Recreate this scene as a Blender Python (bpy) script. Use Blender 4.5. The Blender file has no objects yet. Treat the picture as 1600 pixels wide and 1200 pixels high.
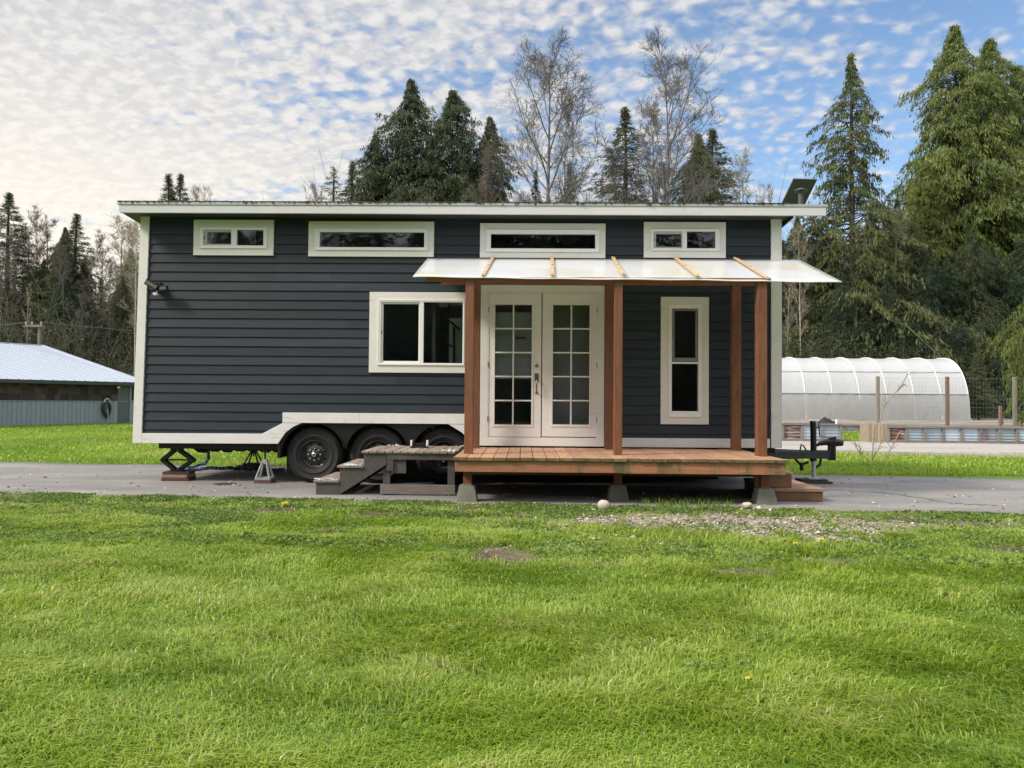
import bpy, math, random
import numpy as np
from mathutils import Vector, Matrix
PI = math.pi
scene = bpy.context.scene
COL = scene.collection
rad = math.radians

# ------------------------------------------------------------------ camera
CAM = Vector((0.0, -10.9, 1.18))
F = 1200.0
ROT = (Matrix.Rotation(0.015, 3, 'Z') @ Matrix.Rotation(PI/2 + 0.0233, 3, 'X') @ Matrix.Rotation(0.0075, 3, 'Z'))
cam_d = bpy.data.cameras.new('camera')
cam_d.sensor_fit = 'HORIZONTAL'
cam_d.sensor_width = 36.0
cam_d.lens = 36.0 * F / 1600.0
cam_d.clip_start = 0.05
cam_d.clip_end = 3000
cam = bpy.data.objects.new('camera', cam_d)
COL.objects.link(cam)
cam.matrix_world = Matrix.Translation(CAM) @ ROT.to_4x4()
scene.camera = cam

def ray(u, v):
    return ROT @ Vector(((u-800)/F, -(v-600)/F, -1.0))
def P(u, v, Y):
    """measured point of the photograph on the upright plane y = Y (metres)"""
    d = ray(u, v); t = (Y - CAM.y)/d.y
    return CAM + d*t
def G(u, v, z=0.0):
    d = ray(u, v); t = (z - CAM.z)/d.z
    return CAM + d*t
def X(u, v, Y): return P(u, v, Y).x
def Z(u, v, Y): return P(u, v, Y).z

# ------------------------------------------------------------------ materials
MATS = {}
def srgb(r, g, b):
    return tuple(((c/255)/12.92 if c/255 <= 0.04045 else ((c/255+0.055)/1.055)**2.4) for c in (r, g, b))
def mat(name, c, rough=.6, var=.12, scale=5.0, stretch=(1, 1, 1), bump=0.0, bscale=40.0, metal=0.0, spec=.5,
        rnd=0.0, c2=None, c2scale=3.0, c2lo=.55, c2hi=.7, c2stretch=(1, 1, 1), transl=0.0, fine=0.0, coat=0.0):
    m = bpy.data.materials.new(name); m.use_nodes = True
    nt = m.node_tree; N = nt.nodes; L = nt.links
    b = N['Principled BSDF']; out = N['Material Output']
    tc = N.new('ShaderNodeTexCoord')
    mp = N.new('ShaderNodeMapping'); mp.inputs['Scale'].default_value = stretch
    L.new(tc.outputs['Object'], mp.inputs['Vector'])
    vec = mp.outputs['Vector']
    if rnd:
        at = N.new('ShaderNodeAttribute'); at.attribute_name = 'rnd'
        cx = N.new('ShaderNodeCombineXYZ')
        ml = N.new('ShaderNodeMath'); ml.operation = 'MULTIPLY'; ml.inputs[1].default_value = 37.0
        L.new(at.outputs['Fac'], ml.inputs[0])
        for i in range(3): L.new(ml.outputs[0], cx.inputs[i])
        va = N.new('ShaderNodeVectorMath'); va.operation = 'ADD'
        L.new(vec, va.inputs[0]); L.new(cx.outputs[0], va.inputs[1]); vec = va.outputs[0]
    nz = N.new('ShaderNodeTexNoise'); nz.inputs['Scale'].default_value = scale; nz.inputs['Detail'].default_value = 6
    nz.inputs['Roughness'].default_value = .65
    L.new(vec, nz.inputs['Vector'])
    mr = N.new('ShaderNodeMapRange'); mr.inputs['From Min'].default_value = .25; mr.inputs['From Max'].default_value = .75
    mr.inputs['To Min'].default_value = 1-var; mr.inputs['To Max'].default_value = 1+var
    L.new(nz.outputs['Fac'], mr.inputs['Value'])
    fac = mr.outputs['Result']
    if rnd:
        r2 = N.new('ShaderNodeMapRange'); r2.inputs['To Min'].default_value = 1-rnd; r2.inputs['To Max'].default_value = 1+rnd
        L.new(at.outputs['Fac'], r2.inputs['Value'])
        mm = N.new('ShaderNodeMath'); mm.operation = 'MULTIPLY'
        L.new(fac, mm.inputs[0]); L.new(r2.outputs['Result'], mm.inputs[1]); fac = mm.outputs[0]
    base = None
    if c2 is not None:
        mp2 = N.new('ShaderNodeMapping'); mp2.inputs['Scale'].default_value = c2stretch
        L.new(tc.outputs['Object'], mp2.inputs['Vector'])
        n2 = N.new('ShaderNodeTexNoise'); n2.inputs['Scale'].default_value = c2scale; n2.inputs['Detail'].default_value = 5
        n2.inputs['Roughness'].default_value = .6
        L.new(mp2.outputs['Vector'], n2.inputs['Vector'])
        rr = N.new('ShaderNodeMapRange'); rr.inputs['From Min'].default_value = c2lo; rr.inputs['From Max'].default_value = c2hi
        L.new(n2.outputs['Fac'], rr.inputs['Value'])
        mx = N.new('ShaderNodeMix'); mx.data_type = 'RGBA'
        mx.inputs[6].default_value = (*c, 1); mx.inputs[7].default_value = (*c2, 1)
        L.new(rr.outputs['Result'], mx.inputs[0]); base = mx.outputs[2]
    vm = N.new('ShaderNodeVectorMath'); vm.operation = 'SCALE'
    if base is not None: L.new(base, vm.inputs[0])
    else: vm.inputs[0].default_value = c
    L.new(fac, vm.inputs['Scale'])
    L.new(vm.outputs[0], b.inputs['Base Color'])
    b.inputs['Roughness'].default_value = rough
    b.inputs['Metallic'].default_value = metal
    b.inputs['Specular IOR Level'].default_value = spec
    if coat: b.inputs['Coat Weight'].default_value = coat
    if bump:
        nb = N.new('ShaderNodeTexNoise'); nb.inputs['Scale'].default_value = bscale; nb.inputs['Detail'].default_value = 4
        L.new(vec, nb.inputs['Vector'])
        bp = N.new('ShaderNodeBump'); bp.inputs['Strength'].default_value = bump; bp.inputs['Distance'].default_value = .01
        L.new(nb.outputs['Fac'], bp.inputs['Height']); L.new(bp.outputs[0], b.inputs['Normal'])
    if transl:
        tr = N.new('ShaderNodeBsdfTranslucent'); L.new(vm.outputs[0], tr.inputs['Color'])
        ms = N.new('ShaderNodeMixShader'); ms.inputs[0].default_value = transl
        L.new(b.outputs[0], ms.inputs[1]); L.new(tr.outputs[0], ms.inputs[2]); L.new(ms.outputs[0], out.inputs['Surface'])
    MATS[name] = m
    return m

def glass_mat(name, tint=(.55, .6, .62), rough=.0, ior=1.5):
    m = bpy.data.materials.new(name); m.use_nodes = True
    N = m.node_tree.nodes; L = m.node_tree.links
    N.remove(N['Principled BSDF'])
    fr = N.new('ShaderNodeFresnel'); fr.inputs['IOR'].default_value = ior
    t = N.new('ShaderNodeBsdfTransparent'); t.inputs['Color'].default_value = (*tint, 1)
    g = N.new('ShaderNodeBsdfGlossy'); g.inputs['Roughness'].default_value = rough
    tc = N.new('ShaderNodeTexCoord'); nz = N.new('ShaderNodeTexNoise'); nz.inputs['Scale'].default_value = 1.6
    L.new(tc.outputs['Object'], nz.inputs['Vector'])
    bp = N.new('ShaderNodeBump'); bp.inputs['Strength'].default_value = .012; bp.inputs['Distance'].default_value = .02
    L.new(nz.outputs['Fac'], bp.inputs['Height']); ms = N.new('ShaderNodeMixShader')
    L.new(fr.outputs[0], ms.inputs[0]); L.new(t.outputs[0], ms.inputs[1]); L.new(g.outputs[0], ms.inputs[2])
    L.new(ms.outputs[0], N['Material Output'].inputs['Surface'])
    MATS[name] = m
    return m

def film_mat(name, col, transp, transl, rough=.3, bump=.3, bscale=3.0, stretch=(1, 1, 1), c2=None):
    m = bpy.data.materials.new(name); m.use_nodes = True
    N = m.node_tree.nodes; L = m.node_tree.links
    b = N['Principled BSDF']; b.inputs['Base Color'].default_value = (*col, 1); b.inputs['Roughness'].default_value = rough
    tc = N.new('ShaderNodeTexCoord'); mp = N.new('ShaderNodeMapping'); mp.inputs['Scale'].default_value = stretch
    L.new(tc.outputs['Object'], mp.inputs['Vector'])
    nz = N.new('ShaderNodeTexNoise'); nz.inputs['Scale'].default_value = bscale; nz.inputs['Detail'].default_value = 5
    L.new(mp.outputs[0], nz.inputs['Vector'])
    bp = N.new('ShaderNodeBump'); bp.inputs['Strength'].default_value = bump; bp.inputs['Distance'].default_value = .05
    L.new(nz.outputs['Fac'], bp.inputs['Height']); L.new(bp.outputs[0], b.inputs['Normal'])
    tr = N.new('ShaderNodeBsdfTranslucent'); tr.inputs['Color'].default_value = (*col, 1)
    if c2:
        n2 = N.new('ShaderNodeTexNoise'); n2.inputs['Scale'].default_value = .8; n2.inputs['Detail'].default_value = 3
        L.new(tc.outputs['Object'], n2.inputs['Vector'])
        rr = N.new('ShaderNodeMapRange'); rr.inputs['From Min'].default_value = .5; rr.inputs['From Max'].default_value = .65
        L.new(n2.outputs['Fac'], rr.inputs['Value'])
        mx = N.new('ShaderNodeMix'); mx.data_type = 'RGBA'; mx.inputs[6].default_value = (*col, 1); mx.inputs[7].default_value = (*c2, 1)
        L.new(rr.outputs[0], mx.inputs[0]); L.new(mx.outputs[2], b.inputs['Base Color']); L.new(mx.outputs[2], tr.inputs['Color'])
    m1 = N.new('ShaderNodeMixShader'); m1.inputs[0].default_value = transl
    L.new(b.outputs[0], m1.inputs[1]); L.new(tr.outputs[0], m1.inputs[2])
    tp = N.new('ShaderNodeBsdfTransparent')
    m2 = N.new('ShaderNodeMixShader'); m2.inputs[0].default_value = transp
    L.new(m1.outputs[0], m2.inputs[1]); L.new(tp.outputs[0], m2.inputs[2])
    L.new(m2.outputs[0], N['Material Output'].inputs['Surface'])
    MATS[name] = m
    return m

def leaf_mat(name, stops, rough=.55, transl=.3, spec=.3, mul_obj=.15):
    """foliage colour picked by the per-face value 'rnd' and slightly by the object"""
    m = bpy.data.materials.new(name); m.use_nodes = True
    N = m.node_tree.nodes; L = m.node_tree.links
    b = N['Principled BSDF']; b.inputs['Roughness'].default_value = rough; b.inputs['Specular IOR Level'].default_value = spec
    at = N.new('ShaderNodeAttribute'); at.attribute_name = 'rnd'
    cr = N.new('ShaderNodeValToRGB')
    e = cr.color_ramp.elements
    e[0].position = stops[0][0]; e[0].color = (*stops[0][1], 1)
    e[1].position = stops[-1][0]; e[1].color = (*stops[-1][1], 1)
    for p, c in stops[1:-1]:
        k = e.new(p); k.color = (*c, 1)
    L.new(at.outputs['Fac'], cr.inputs[0])
    oi = N.new('ShaderNodeObjectInfo')
    mr = N.new('ShaderNodeMapRange'); mr.inputs['To Min'].default_value = 1-mul_obj; mr.inputs['To Max'].default_value = 1+mul_obj
    L.new(oi.outputs['Random'], mr.inputs['Value'])
    vm = N.new('ShaderNodeVectorMath'); vm.operation = 'SCALE'
    L.new(cr.outputs[0], vm.inputs[0]); L.new(mr.outputs[0], vm.inputs['Scale'])
    L.new(vm.outputs[0], b.inputs['Base Color'])
    if transl:
        tr = N.new('ShaderNodeBsdfTranslucent'); L.new(vm.outputs[0], tr.inputs['Color'])
        ms = N.new('ShaderNodeMixShader'); ms.inputs[0].default_value = transl
        L.new(b.outputs[0], ms.inputs[1]); L.new(tr.outputs[0], ms.inputs[2]); L.new(ms.outputs[0], N['Material Output'].inputs['Surface'])
    MATS[name] = m
    return m

M = MATS
mat('siding', (.0225, .0305, .0415), spec=.3, rough=.55, var=.12, scale=3, stretch=(1, 4, 8), bump=.25, bscale=25, rnd=.16,
    c2=(.030, .038, .049), c2scale=1.2, c2stretch=(.6, 1, 4))
mat('white_paint', (.71, .69, .675), rough=.45, var=.04, scale=8, bump=.08, bscale=30, c2=(.60, .60, .57), c2scale=5, c2lo=.56, c2hi=.8, c2stretch=(.6, 1, 1.6))
mat('weathered_white', (.70, .685, .685), rough=.5, var=.06, scale=5, bump=.1, bscale=30, c2=(.50, .50, .48), c2scale=9, c2lo=.57, c2hi=.75, c2stretch=(.5, 1, 3))
mat('fascia_white', (.59, .585, .60), rough=.45, var=.05, scale=3, bump=.08, bscale=25, c2=(.50, .51, .52), c2scale=2.5, c2stretch=(.4, 1, 3), c2lo=.55, c2hi=.75)
mat('vinyl', (.80, .80, .80), rough=.3, var=.02, scale=8)
mat('sash_grey', (.42, .43, .44), rough=.4, var=.04)
mat('dark_sash', (.20, .20, .21), rough=.4, var=.05)
mat('drip_edge', (.45, .46, .46), rough=.4, metal=.3, var=.15, scale=8)
mat('roof_metal', (.05, .052, .055), rough=.55, var=.25, scale=6, c2=(.035, .04, .02), c2scale=8)
mat('moss_debris', (.03, .028, .018), rough=.95, var=.5, scale=30)
mat('panel_back', (.065, .070, .070), rough=.6, var=.1)
mat('gap', (.006, .006, .006), rough=.8, var=.1)
mat('interior', (.60, .60, .64), rough=.8, var=.1)
mat('interior_white', (.85, .85, .83), rough=.6, var=.05)
mat('black_metal', (.012, .013, .014), rough=.45, var=.2, spec=.4)
mat('black_satin', (.010, .010, .011), rough=.35, var=.2, spec=.5)
mat('dark_steel', (.03, .033, .035), rough=.5, var=.3, metal=.3, bump=.1)
mat('rubber', (.0085, .0085, .009), rough=.72, var=.25, scale=10, bump=.15, bscale=60, c2=(.022, .021, .02), c2scale=4, c2lo=.55, c2hi=.8)
mat('rim_black', (.016, .017, .018), rough=.32, var=.15, spec=.6)
mat('chrome', (.65, .65, .66), rough=.2, metal=1.0, var=.05)
mat('nickel', (.27, .255, .235), rough=.3, metal=1.0, var=.1)
mat('galvanised', (.42, .44, .44), rough=.45, metal=.5, var=.2, scale=12)
mat('lamp_lens', (.13, .135, .12), rough=.2, var=.08)
mat('post_wood', (.170, .066, .030), rough=.62, var=.32, scale=4, stretch=(7, 7, .8), bump=.2, bscale=10, rnd=.1, c2=(.10, .036, .018), c2scale=3, c2stretch=(2, 2, .7), c2lo=.52, c2hi=.75)
mat('beam_wood', (.19, .075, .035), rough=.65, var=.3, scale=4, stretch=(.8, 7, 7), bump=.2, bscale=10, rnd=.1)
mat('rim_wood', (.35, .155, .082), rough=.6, var=.3, scale=5, stretch=(.7, 7, 9), bump=.2, bscale=10, rnd=.08,
    c2=(.13, .105, .05), c2scale=3.2, c2stretch=(1.6, 1, .4), c2lo=.50, c2hi=.64)
mat('deck_wood', (.44, .245, .148), rough=.6, var=.28, scale=5, stretch=(8, .7, 8), bump=.2, bscale=10, rnd=.14,
    c2=(.36, .215, .13), c2scale=4, c2stretch=(2, .6, 1), c2lo=.5, c2hi=.7)
mat('deck_end_moss', (.17, .13, .06), rough=.85, var=.4, scale=18, c2=(.09, .10, .03), c2scale=9, c2lo=.45, c2hi=.65, rnd=.25, bump=.3)
mat('fresh_pine', (.54, .37, .21), rough=.6, var=.22, scale=5, stretch=(6, .9, 6), c2=(.34, .2, .09), c2scale=6)
mat('grey_step_paint', (.068, .062, .058), rough=.6, var=.2, scale=7, bump=.15, bscale=20, rnd=.12, c2=(.13, .10, .085), c2scale=8, c2lo=.58, c2hi=.75)
mat('worn_tread', (.31, .25, .20), rough=.75, var=.35, scale=6, stretch=(7, .9, 7), bump=.3, bscale=12, rnd=.16, c2=(.16, .14, .12), c2scale=6, c2lo=.5, c2hi=.68, c2stretch=(3, 1, 1))
mat('tread_edge', (.22, .19, .16), rough=.85, var=.4, scale=25, bump=.4, rnd=.2)
mat('old_timber', (.17, .145, .125), rough=.8, var=.35, scale=6, stretch=(.9, 6, 6), bump=.3, rnd=.15)
mat('brown_block', (.10, .055, .04), rough=.8, var=.35, scale=9, bump=.3, rnd=.3, stretch=(1, 4, 4))
mat('red_board', (.30, .17, .12), rough=.8, var=.3, scale=9, rnd=.2)
mat('dark_timber', (.045, .04, .036), rough=.85, var=.35, scale=8, bump=.3)
mat('step_wood', (.17, .085, .05), rough=.7, var=.35, scale=5, stretch=(.8, 7, 7), bump=.2, rnd=.2, c2=(.08, .06, .035), c2scale=4)
mat('step_tread', (.27, .16, .10), rough=.7, var=.3, scale=5, stretch=(.8, 7, 7), bump=.2, rnd=.18, c2=(.15, .12, .09), c2scale=5)
mat('concrete', (.20, .205, .175), rough=.9, var=.25, scale=9, bump=.4, bscale=60, c2=(.13, .14, .10), c2scale=5, c2lo=.45, c2hi=.65)
mat('boulder', (.50, .45, .36), rough=.8, var=.18, scale=7, bump=.4, bscale=25, c2=(.44, .38, .29), c2scale=6)
mat('blue_hose', (.05, .10, .26), rough=.45, var=.3, scale=40, c2=(.6, .62, .66), c2scale=22, c2lo=.5, c2hi=.56)
mat('grey_cable', (.08, .08, .08), rough=.6)
mat('yellow_petal', (.78, .62, .02), rough=.6, var=.15)
mat('green_stem', (.06, .12, .02), rough=.6)
glass_mat('glass', tint=(.84, .86, .90), ior=1.62)
glass_mat('clear_glass', tint=(.86, .88, .88))
film_mat('polycarbonate', (.86, .88, .90), .13, .30, rough=.12, bump=.10, bscale=2.2, stretch=(1, 1.2, 1), c2=(.82, .79, .70))
film_mat('plastic_film', (.75, .765, .79), .09, .40, rough=.35, bump=.9, bscale=2.2, stretch=(1, .8, .5))
film_mat('plastic_film_loose', (.56, .57, .57), .2, .40, rough=.35, bump=.8, bscale=3.2, stretch=(1, 1.5, .6))
mat('pvc_white', (.82, .82, .82), rough=.35, var=.03)
mat('bed_timber', (.20, .18, .165), rough=.85, var=.3, scale=5, stretch=(1, 5, 5), bump=.2, rnd=.2)
mat('corrugated', (.42, .50, .58), rough=.4, metal=.45, var=.2, scale=2.5, rnd=.22, c2=(.22, .10, .07), c2scale=.6, c2lo=.60, c2hi=.70, c2stretch=(1, 1, .3))
mat('corrugated_rusty', (.17, .075, .055), rough=.6, metal=.2, var=.3, scale=4, rnd=.1, c2=(.35, .38, .42), c2scale=2, c2stretch=(1, 1, 6), c2lo=.5, c2hi=.6)
mat('soil', (.07, .05, .035), rough=.95, var=.4, scale=6, bump=.5)
mat('fence_wood', (.27, .235, .20), rough=.85, var=.3, scale=5, stretch=(5, 5, .8), rnd=.2)
mat('fence_wood_brown', (.20, .13, .10), rough=.85, var=.3, scale=5, stretch=(5, 5, .8))
mat('crate_wood', (.34, .275, .20), rough=.85, var=.35, scale=5, stretch=(6, 6, .8), rnd=.2)
mat('wire', (.30, .31, .32), rough=.5, metal=.4)
mat('tarp', (.015, .016, .016), rough=.4, var=.3, bump=.5, bscale=8)
mat('barn_roof', (.44, .49, .57), rough=.38, metal=.25, var=.06, scale=2)
mat('barn_shingle', (.062, .043, .038), rough=.9, var=.35, scale=3, rnd=.5, bump=.3)
mat('barn_wainscot', (.255, .28, .315), rough=.6, var=.08, scale=3, rnd=.05)
mat('barn_trim', (.045, .05, .055), rough=.6)
mat('barn_door', (.10, .108, .118), rough=.55, var=.08)
mat('hose_dark', (.02, .028, .03), rough=.5)
mat('pole_wood', (.19, .15, .12), rough=.9, var=.25, stretch=(4, 4, .6))
mat('bark_dark', (.075, .062, .05), rough=.9, var=.35, scale=4, stretch=(3, 3, .6), bump=.4)
mat('bark_grey', (.11, .102, .095), rough=.9, var=.4, scale=3, stretch=(2, 2, 1.2), bump=.3, c2=(.20, .19, .175), c2scale=2, c2lo=.5, c2hi=.62)
mat('bark_birch', (.44, .41, .36), rough=.8, var=.3, scale=3, stretch=(1, 1, 5), c2=(.16, .13, .1), c2scale=5, c2stretch=(1, 1, 4), c2lo=.55, c2hi=.62)
mat('twig_grey', (.165, .152, .145), rough=.9, var=.2)
mat('twig_brown', (.135, .118, .092), rough=.9, var=.2)
mat('twig_pale', (.34, .30, .21), rough=.9, var=.2)
leaf_mat('needles_dark', [(0, (.022, .037, .018)), (.5, (.055, .078, .032)), (.85, (.095, .115, .044)), (1, (.14, .135, .06))])
leaf_mat('needles_mid', [(0, (0.036, 0.054, 0.021)), (.5, (0.091, 0.114, 0.034)), (.85, (0.163, 0.170, 0.051)), (1, (0.221, 0.198, 0.069))])
leaf_mat('needles_gold', [(0, (.042, .066, .017)), (.4, (.108, .148, .034)), (.8, (.20, .225, .055)), (1, (.31, .28, .08))])
leaf_mat('needles_blue', [(0, (0.015, 0.032, 0.018)), (.5, (0.036, 0.068, 0.033)), (.9, (0.067, 0.105, 0.047)), (1, (0.098, 0.128, 0.052))])
leaf_mat('needles_grey', [(0, (0.046, 0.057, 0.031)), (.5, (0.092, 0.103, 0.055)), (1, (0.155, 0.144, 0.078))])
leaf_mat('needles_pale', [(0, (0.055, 0.077, 0.033)), (.5, (0.110, 0.143, 0.055)), (1, (0.187, 0.209, 0.099))])
leaf_mat('lawn_blades', [(0, (.056, .116, .011)), (.3, (.155, .268, .020)), (.6, (.280, .400, .034)), (.85, (.40, .50, .070)), (.95, (.48, .54, .16)), (1, (.60, .52, .27))], rough=.36, transl=.47, spec=.5, mul_obj=0)
leaf_mat('weed_leaves', [(0, (.07, .125, .022)), (.4, (.13, .215, .042)), (.75, (.21, .295, .075)), (1, (.34, .38, .17))], rough=.55, transl=.35, spec=.25, mul_obj=0)
leaf_mat('gravel_stone', [(0, (.13, .105, .08)), (.5, (.31, .265, .205)), (.85, (.46, .415, .335)), (1, (.68, .65, .58))], rough=.85, transl=0, spec=.3, mul_obj=0)

# ------------------------------------------------------------------ mesh collector
class MB:
    def __init__(s):
        s.v = []; s.f = []; s.mi = []; s.r = []; s.sm = []; s.m = 0; s.rv = .5
    def add(s, vs, fs, smooth=False, mi=None, r=None):
        o = len(s.v); s.v += [tuple(p) for p in vs]
        for f in fs:
            s.f.append(tuple(i+o for i in f)); s.mi.append(s.m if mi is None else mi)
            s.r.append(s.rv if r is None else r); s.sm.append(smooth)
        return s
    def hexa(s, b, t, **k):
        """b, t: four corners below and above, same winding (counter-clockwise from above)"""
        return s.add(list(b)+list(t), [(3, 2, 1, 0), (4, 5, 6, 7), (0, 1, 5, 4), (1, 2, 6, 5), (2, 3, 7, 6), (3, 0, 4, 7)], **k)
    def box(s, x0, x1, y0, y1, z0, z1, **k):
        if x0 > x1: x0, x1 = x1, x0
        if y0 > y1: y0, y1 = y1, y0
        if z0 > z1: z0, z1 = z1, z0
        return s.hexa([(x0, y0, z0), (x1, y0, z0), (x1, y1, z0), (x0, y1, z0)], [(x0, y0, z1), (x1, y0, z1), (x1, y1, z1), (x0, y1, z1)], **k)
    def prism(s, poly, y0, y1, **k):
        """poly: (x, z) corners, counter-clockwise seen from the front (-y)"""
        a = sum(poly[i][0]*poly[(i+1) % len(poly)][1]-poly[(i+1) % len(poly)][0]*poly[i][1] for i in range(len(poly)))
        if a < 0: poly = poly[::-1]
        n = len(poly)
        vs = [(x, y0, z) for x, z in poly]+[(x, y1, z) for x, z in poly]
        fs = [tuple(range(n)), tuple(range(2*n-1, n-1, -1))]+[((i+1) % n, i, i+n, (i+1) % n+n) for i in range(n)]
        return s.add(vs, fs, **k)
    def bar(s, p, q, w, h, up=(0, 0, 1), **k):
        p = Vector(p); q = Vector(q); d = (q-p).normalized(); u = Vector(up)
        r = d.cross(u)
        if r.length < 1e-4: r = d.cross(Vector((1, 0, 0)))
        r.normalize(); u = r.cross(d)
        r *= w/2; u *= h/2
        A = [p-r-u, p+r-u, p+r+u, p-r+u]; B = [q-r-u, q+r-u, q+r+u, q-r+u]
        return s.add(A+B, [(0, 1, 2, 3), (7, 6, 5, 4), (1, 0, 4, 5), (2, 1, 5, 6), (3, 2, 6, 7), (0, 3, 7, 4)], **k)
    def tube(s, pts, r, n=8, cap=True, **k):
        pts = [Vector(p) for p in pts]
        rs = r if isinstance(r, (list, tuple)) else [r]*len(pts)
        vs = []; fs = []
        ref = None
        for i, p in enumerate(pts):
            d = (pts[min(i+1, len(pts)-1)]-pts[max(i-1, 0)]).normalized()
            if ref is None:
                ref = d.cross(Vector((0, 0, 1)))
                if ref.length < .05: ref = d.cross(Vector((1, 0, 0)))
            ref = (ref-d*ref.dot(d)).normalized(); w = d.cross(ref)
            for j in range(n):
                a = 2*PI*j/n
                vs.append(p+(ref*math.cos(a)+w*math.sin(a))*rs[i])
        for i in range(len(pts)-1):
            for j in range(n):
                fs.append((i*n+j, i*n+(j+1) % n, (i+1)*n+(j+1) % n, (i+1)*n+j))
        k.setdefault('smooth', True)
        s.add(vs, fs, **k)
        if cap:
            k['smooth'] = False
            s.add(vs[:n], [tuple(range(n-1, -1, -1))], **k); s.add(vs[-n:], [tuple(range(n))], **k)
        return s
    def lathe(s, prof, c, axis='Y', n=32, **k):
        """prof: (radius, along) pairs round an axis through c"""
        c = Vector(c); vs = []; fs = []
        for rr, al in prof:
            for j in range(n):
                a = 2*PI*j/n; ca, sa = rr*math.cos(a), rr*math.sin(a)
                vs.append(c+{'Y': Vector((ca, al, sa)), 'Z': Vector((ca, sa, al)), 'X': Vector((al, ca, sa))}[axis])
        for i in range(len(prof)-1):
            for j in range(n):
                fs.append((i*n+j, i*n+(j+1) % n, (i+1)*n+(j+1) % n, (i+1)*n+j))
        k.setdefault('smooth', True)
        return s.add(vs, fs, **k)
    def build(s, name, mats, parent=None, bevel=0.0, origin=None, auto=True):
        if not isinstance(mats, (list, tuple)): mats = [mats]
        me = bpy.data.meshes.new(name)
        off = Vector((0, 0, 0))
        if parent is not None: off = Vector(parent.get('_o', (0, 0, 0)))
        elif origin is not None: off = Vector(origin)
        me.from_pydata([tuple(Vector(p)-off) for p in s.v], [], s.f)
        for m in mats: me.materials.append(M[m] if isinstance(m, str) else m)
        me.polygons.foreach_set('material_index', s.mi)
        me.polygons.foreach_set('use_smooth', s.sm)
        a = me.attributes.new('rnd', 'FLOAT', 'FACE'); a.data.foreach_set('value', s.r)
        me.update()
        o = bpy.data.objects.new(name, me); COL.objects.link(o)
        if parent is not None:
            o.parent = parent; o['_o'] = tuple(off)
        else:
            o.location = off; o['_o'] = tuple(off)
        if bevel:
            b = o.modifiers.new('edge', 'BEVEL'); b.width = bevel; b.segments = 2; b.limit_method = 'ANGLE'; b.angle_limit = rad(50)
        return o

def thing(name, label, cat, loc=(0, 0, 0), group=None, rotz=0.0):
    o = bpy.data.objects.new(name, None); COL.objects.link(o)
    o.location = loc; o.rotation_euler = (0, 0, rotz); o['_o'] = tuple(loc) if not rotz else (0, 0, 0)
    o.empty_display_size = .2
    o['label'] = label; o['category'] = cat
    if group: o['group'] = group
    return o
def tag(o, label, cat, group=None):
    o['label'] = label; o['category'] = cat
    if group: o['group'] = group
    return o
def kind(o, k):
    o['kind'] = k; return o

def np_mesh(name, verts, quads=None, tris=None, rq=None, rt=None, mats=(), mq=None, mt=None, smooth=False):
    me = bpy.data.meshes.new(name)
    nq = 0 if quads is None else len(quads); ntr = 0 if tris is None else len(tris)
    me.vertices.add(len(verts)); me.vertices.foreach_set('co', np.ascontiguousarray(verts, dtype=np.float32).ravel())
    loops = []
    if nq: loops.append(np.asarray(quads, dtype=np.int32).ravel())
    if ntr: loops.append(np.asarray(tris, dtype=np.int32).ravel())
    loops = np.concatenate(loops)
    me.loops.add(len(loops)); me.loops.foreach_set('vertex_index', loops)
    me.polygons.add(nq+ntr)
    st = np.concatenate([np.arange(nq)*4, nq*4+np.arange(ntr)*3]).astype(np.int32)
    me.polygons.foreach_set('loop_start', st)
    for m in mats: me.materials.append(M[m])
    mi = np.zeros(nq+ntr, dtype=np.int32)
    if mq is not None: mi[:nq] = mq
    if mt is not None: mi[nq:] = mt
    me.polygons.foreach_set('material_index', mi)
    if smooth: me.polygons.foreach_set('use_smooth', np.ones(nq+ntr, dtype=bool))
    me.update(calc_edges=True)
    r = np.full(nq+ntr, .5, dtype=np.float32)
    if rq is not None: r[:nq] = rq
    if rt is not None: r[nq:] = rt
    a = me.attributes.new('rnd', 'FLOAT', 'FACE'); a.data.foreach_set('value', r)
    return me

# smooth value noise on the plane, for the lay of the lawn
def vnoise(x, y, seed):
    xi = np.floor(x).astype(np.int64); yi = np.floor(y).astype(np.int64)
    xf = x-xi; yf = y-yi
    xf = xf*xf*(3-2*xf); yf = yf*yf*(3-2*yf)
    def h(a, b):
        n = (a*374761393+b*668265263+seed*1442695041) & 0x7fffffff
        n = ((n ^ (n >> 13))*1274126177) & 0x7fffffff
        return ((n ^ (n >> 16)) & 0xffff)/65535.0
    return (h(xi, yi)*(1-xf)+h(xi+1, yi)*xf)*(1-yf)+(h(xi, yi+1)*(1-xf)+h(xi+1, yi+1)*xf)*yf
def fbm(x, y, seed, o=3):
    s = 0; a = .5; t = 0
    for i in range(o):
        s = s+a*vnoise(x*2**i, y*2**i, seed+i*7); t += a; a *= .5
    return s/t
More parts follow.
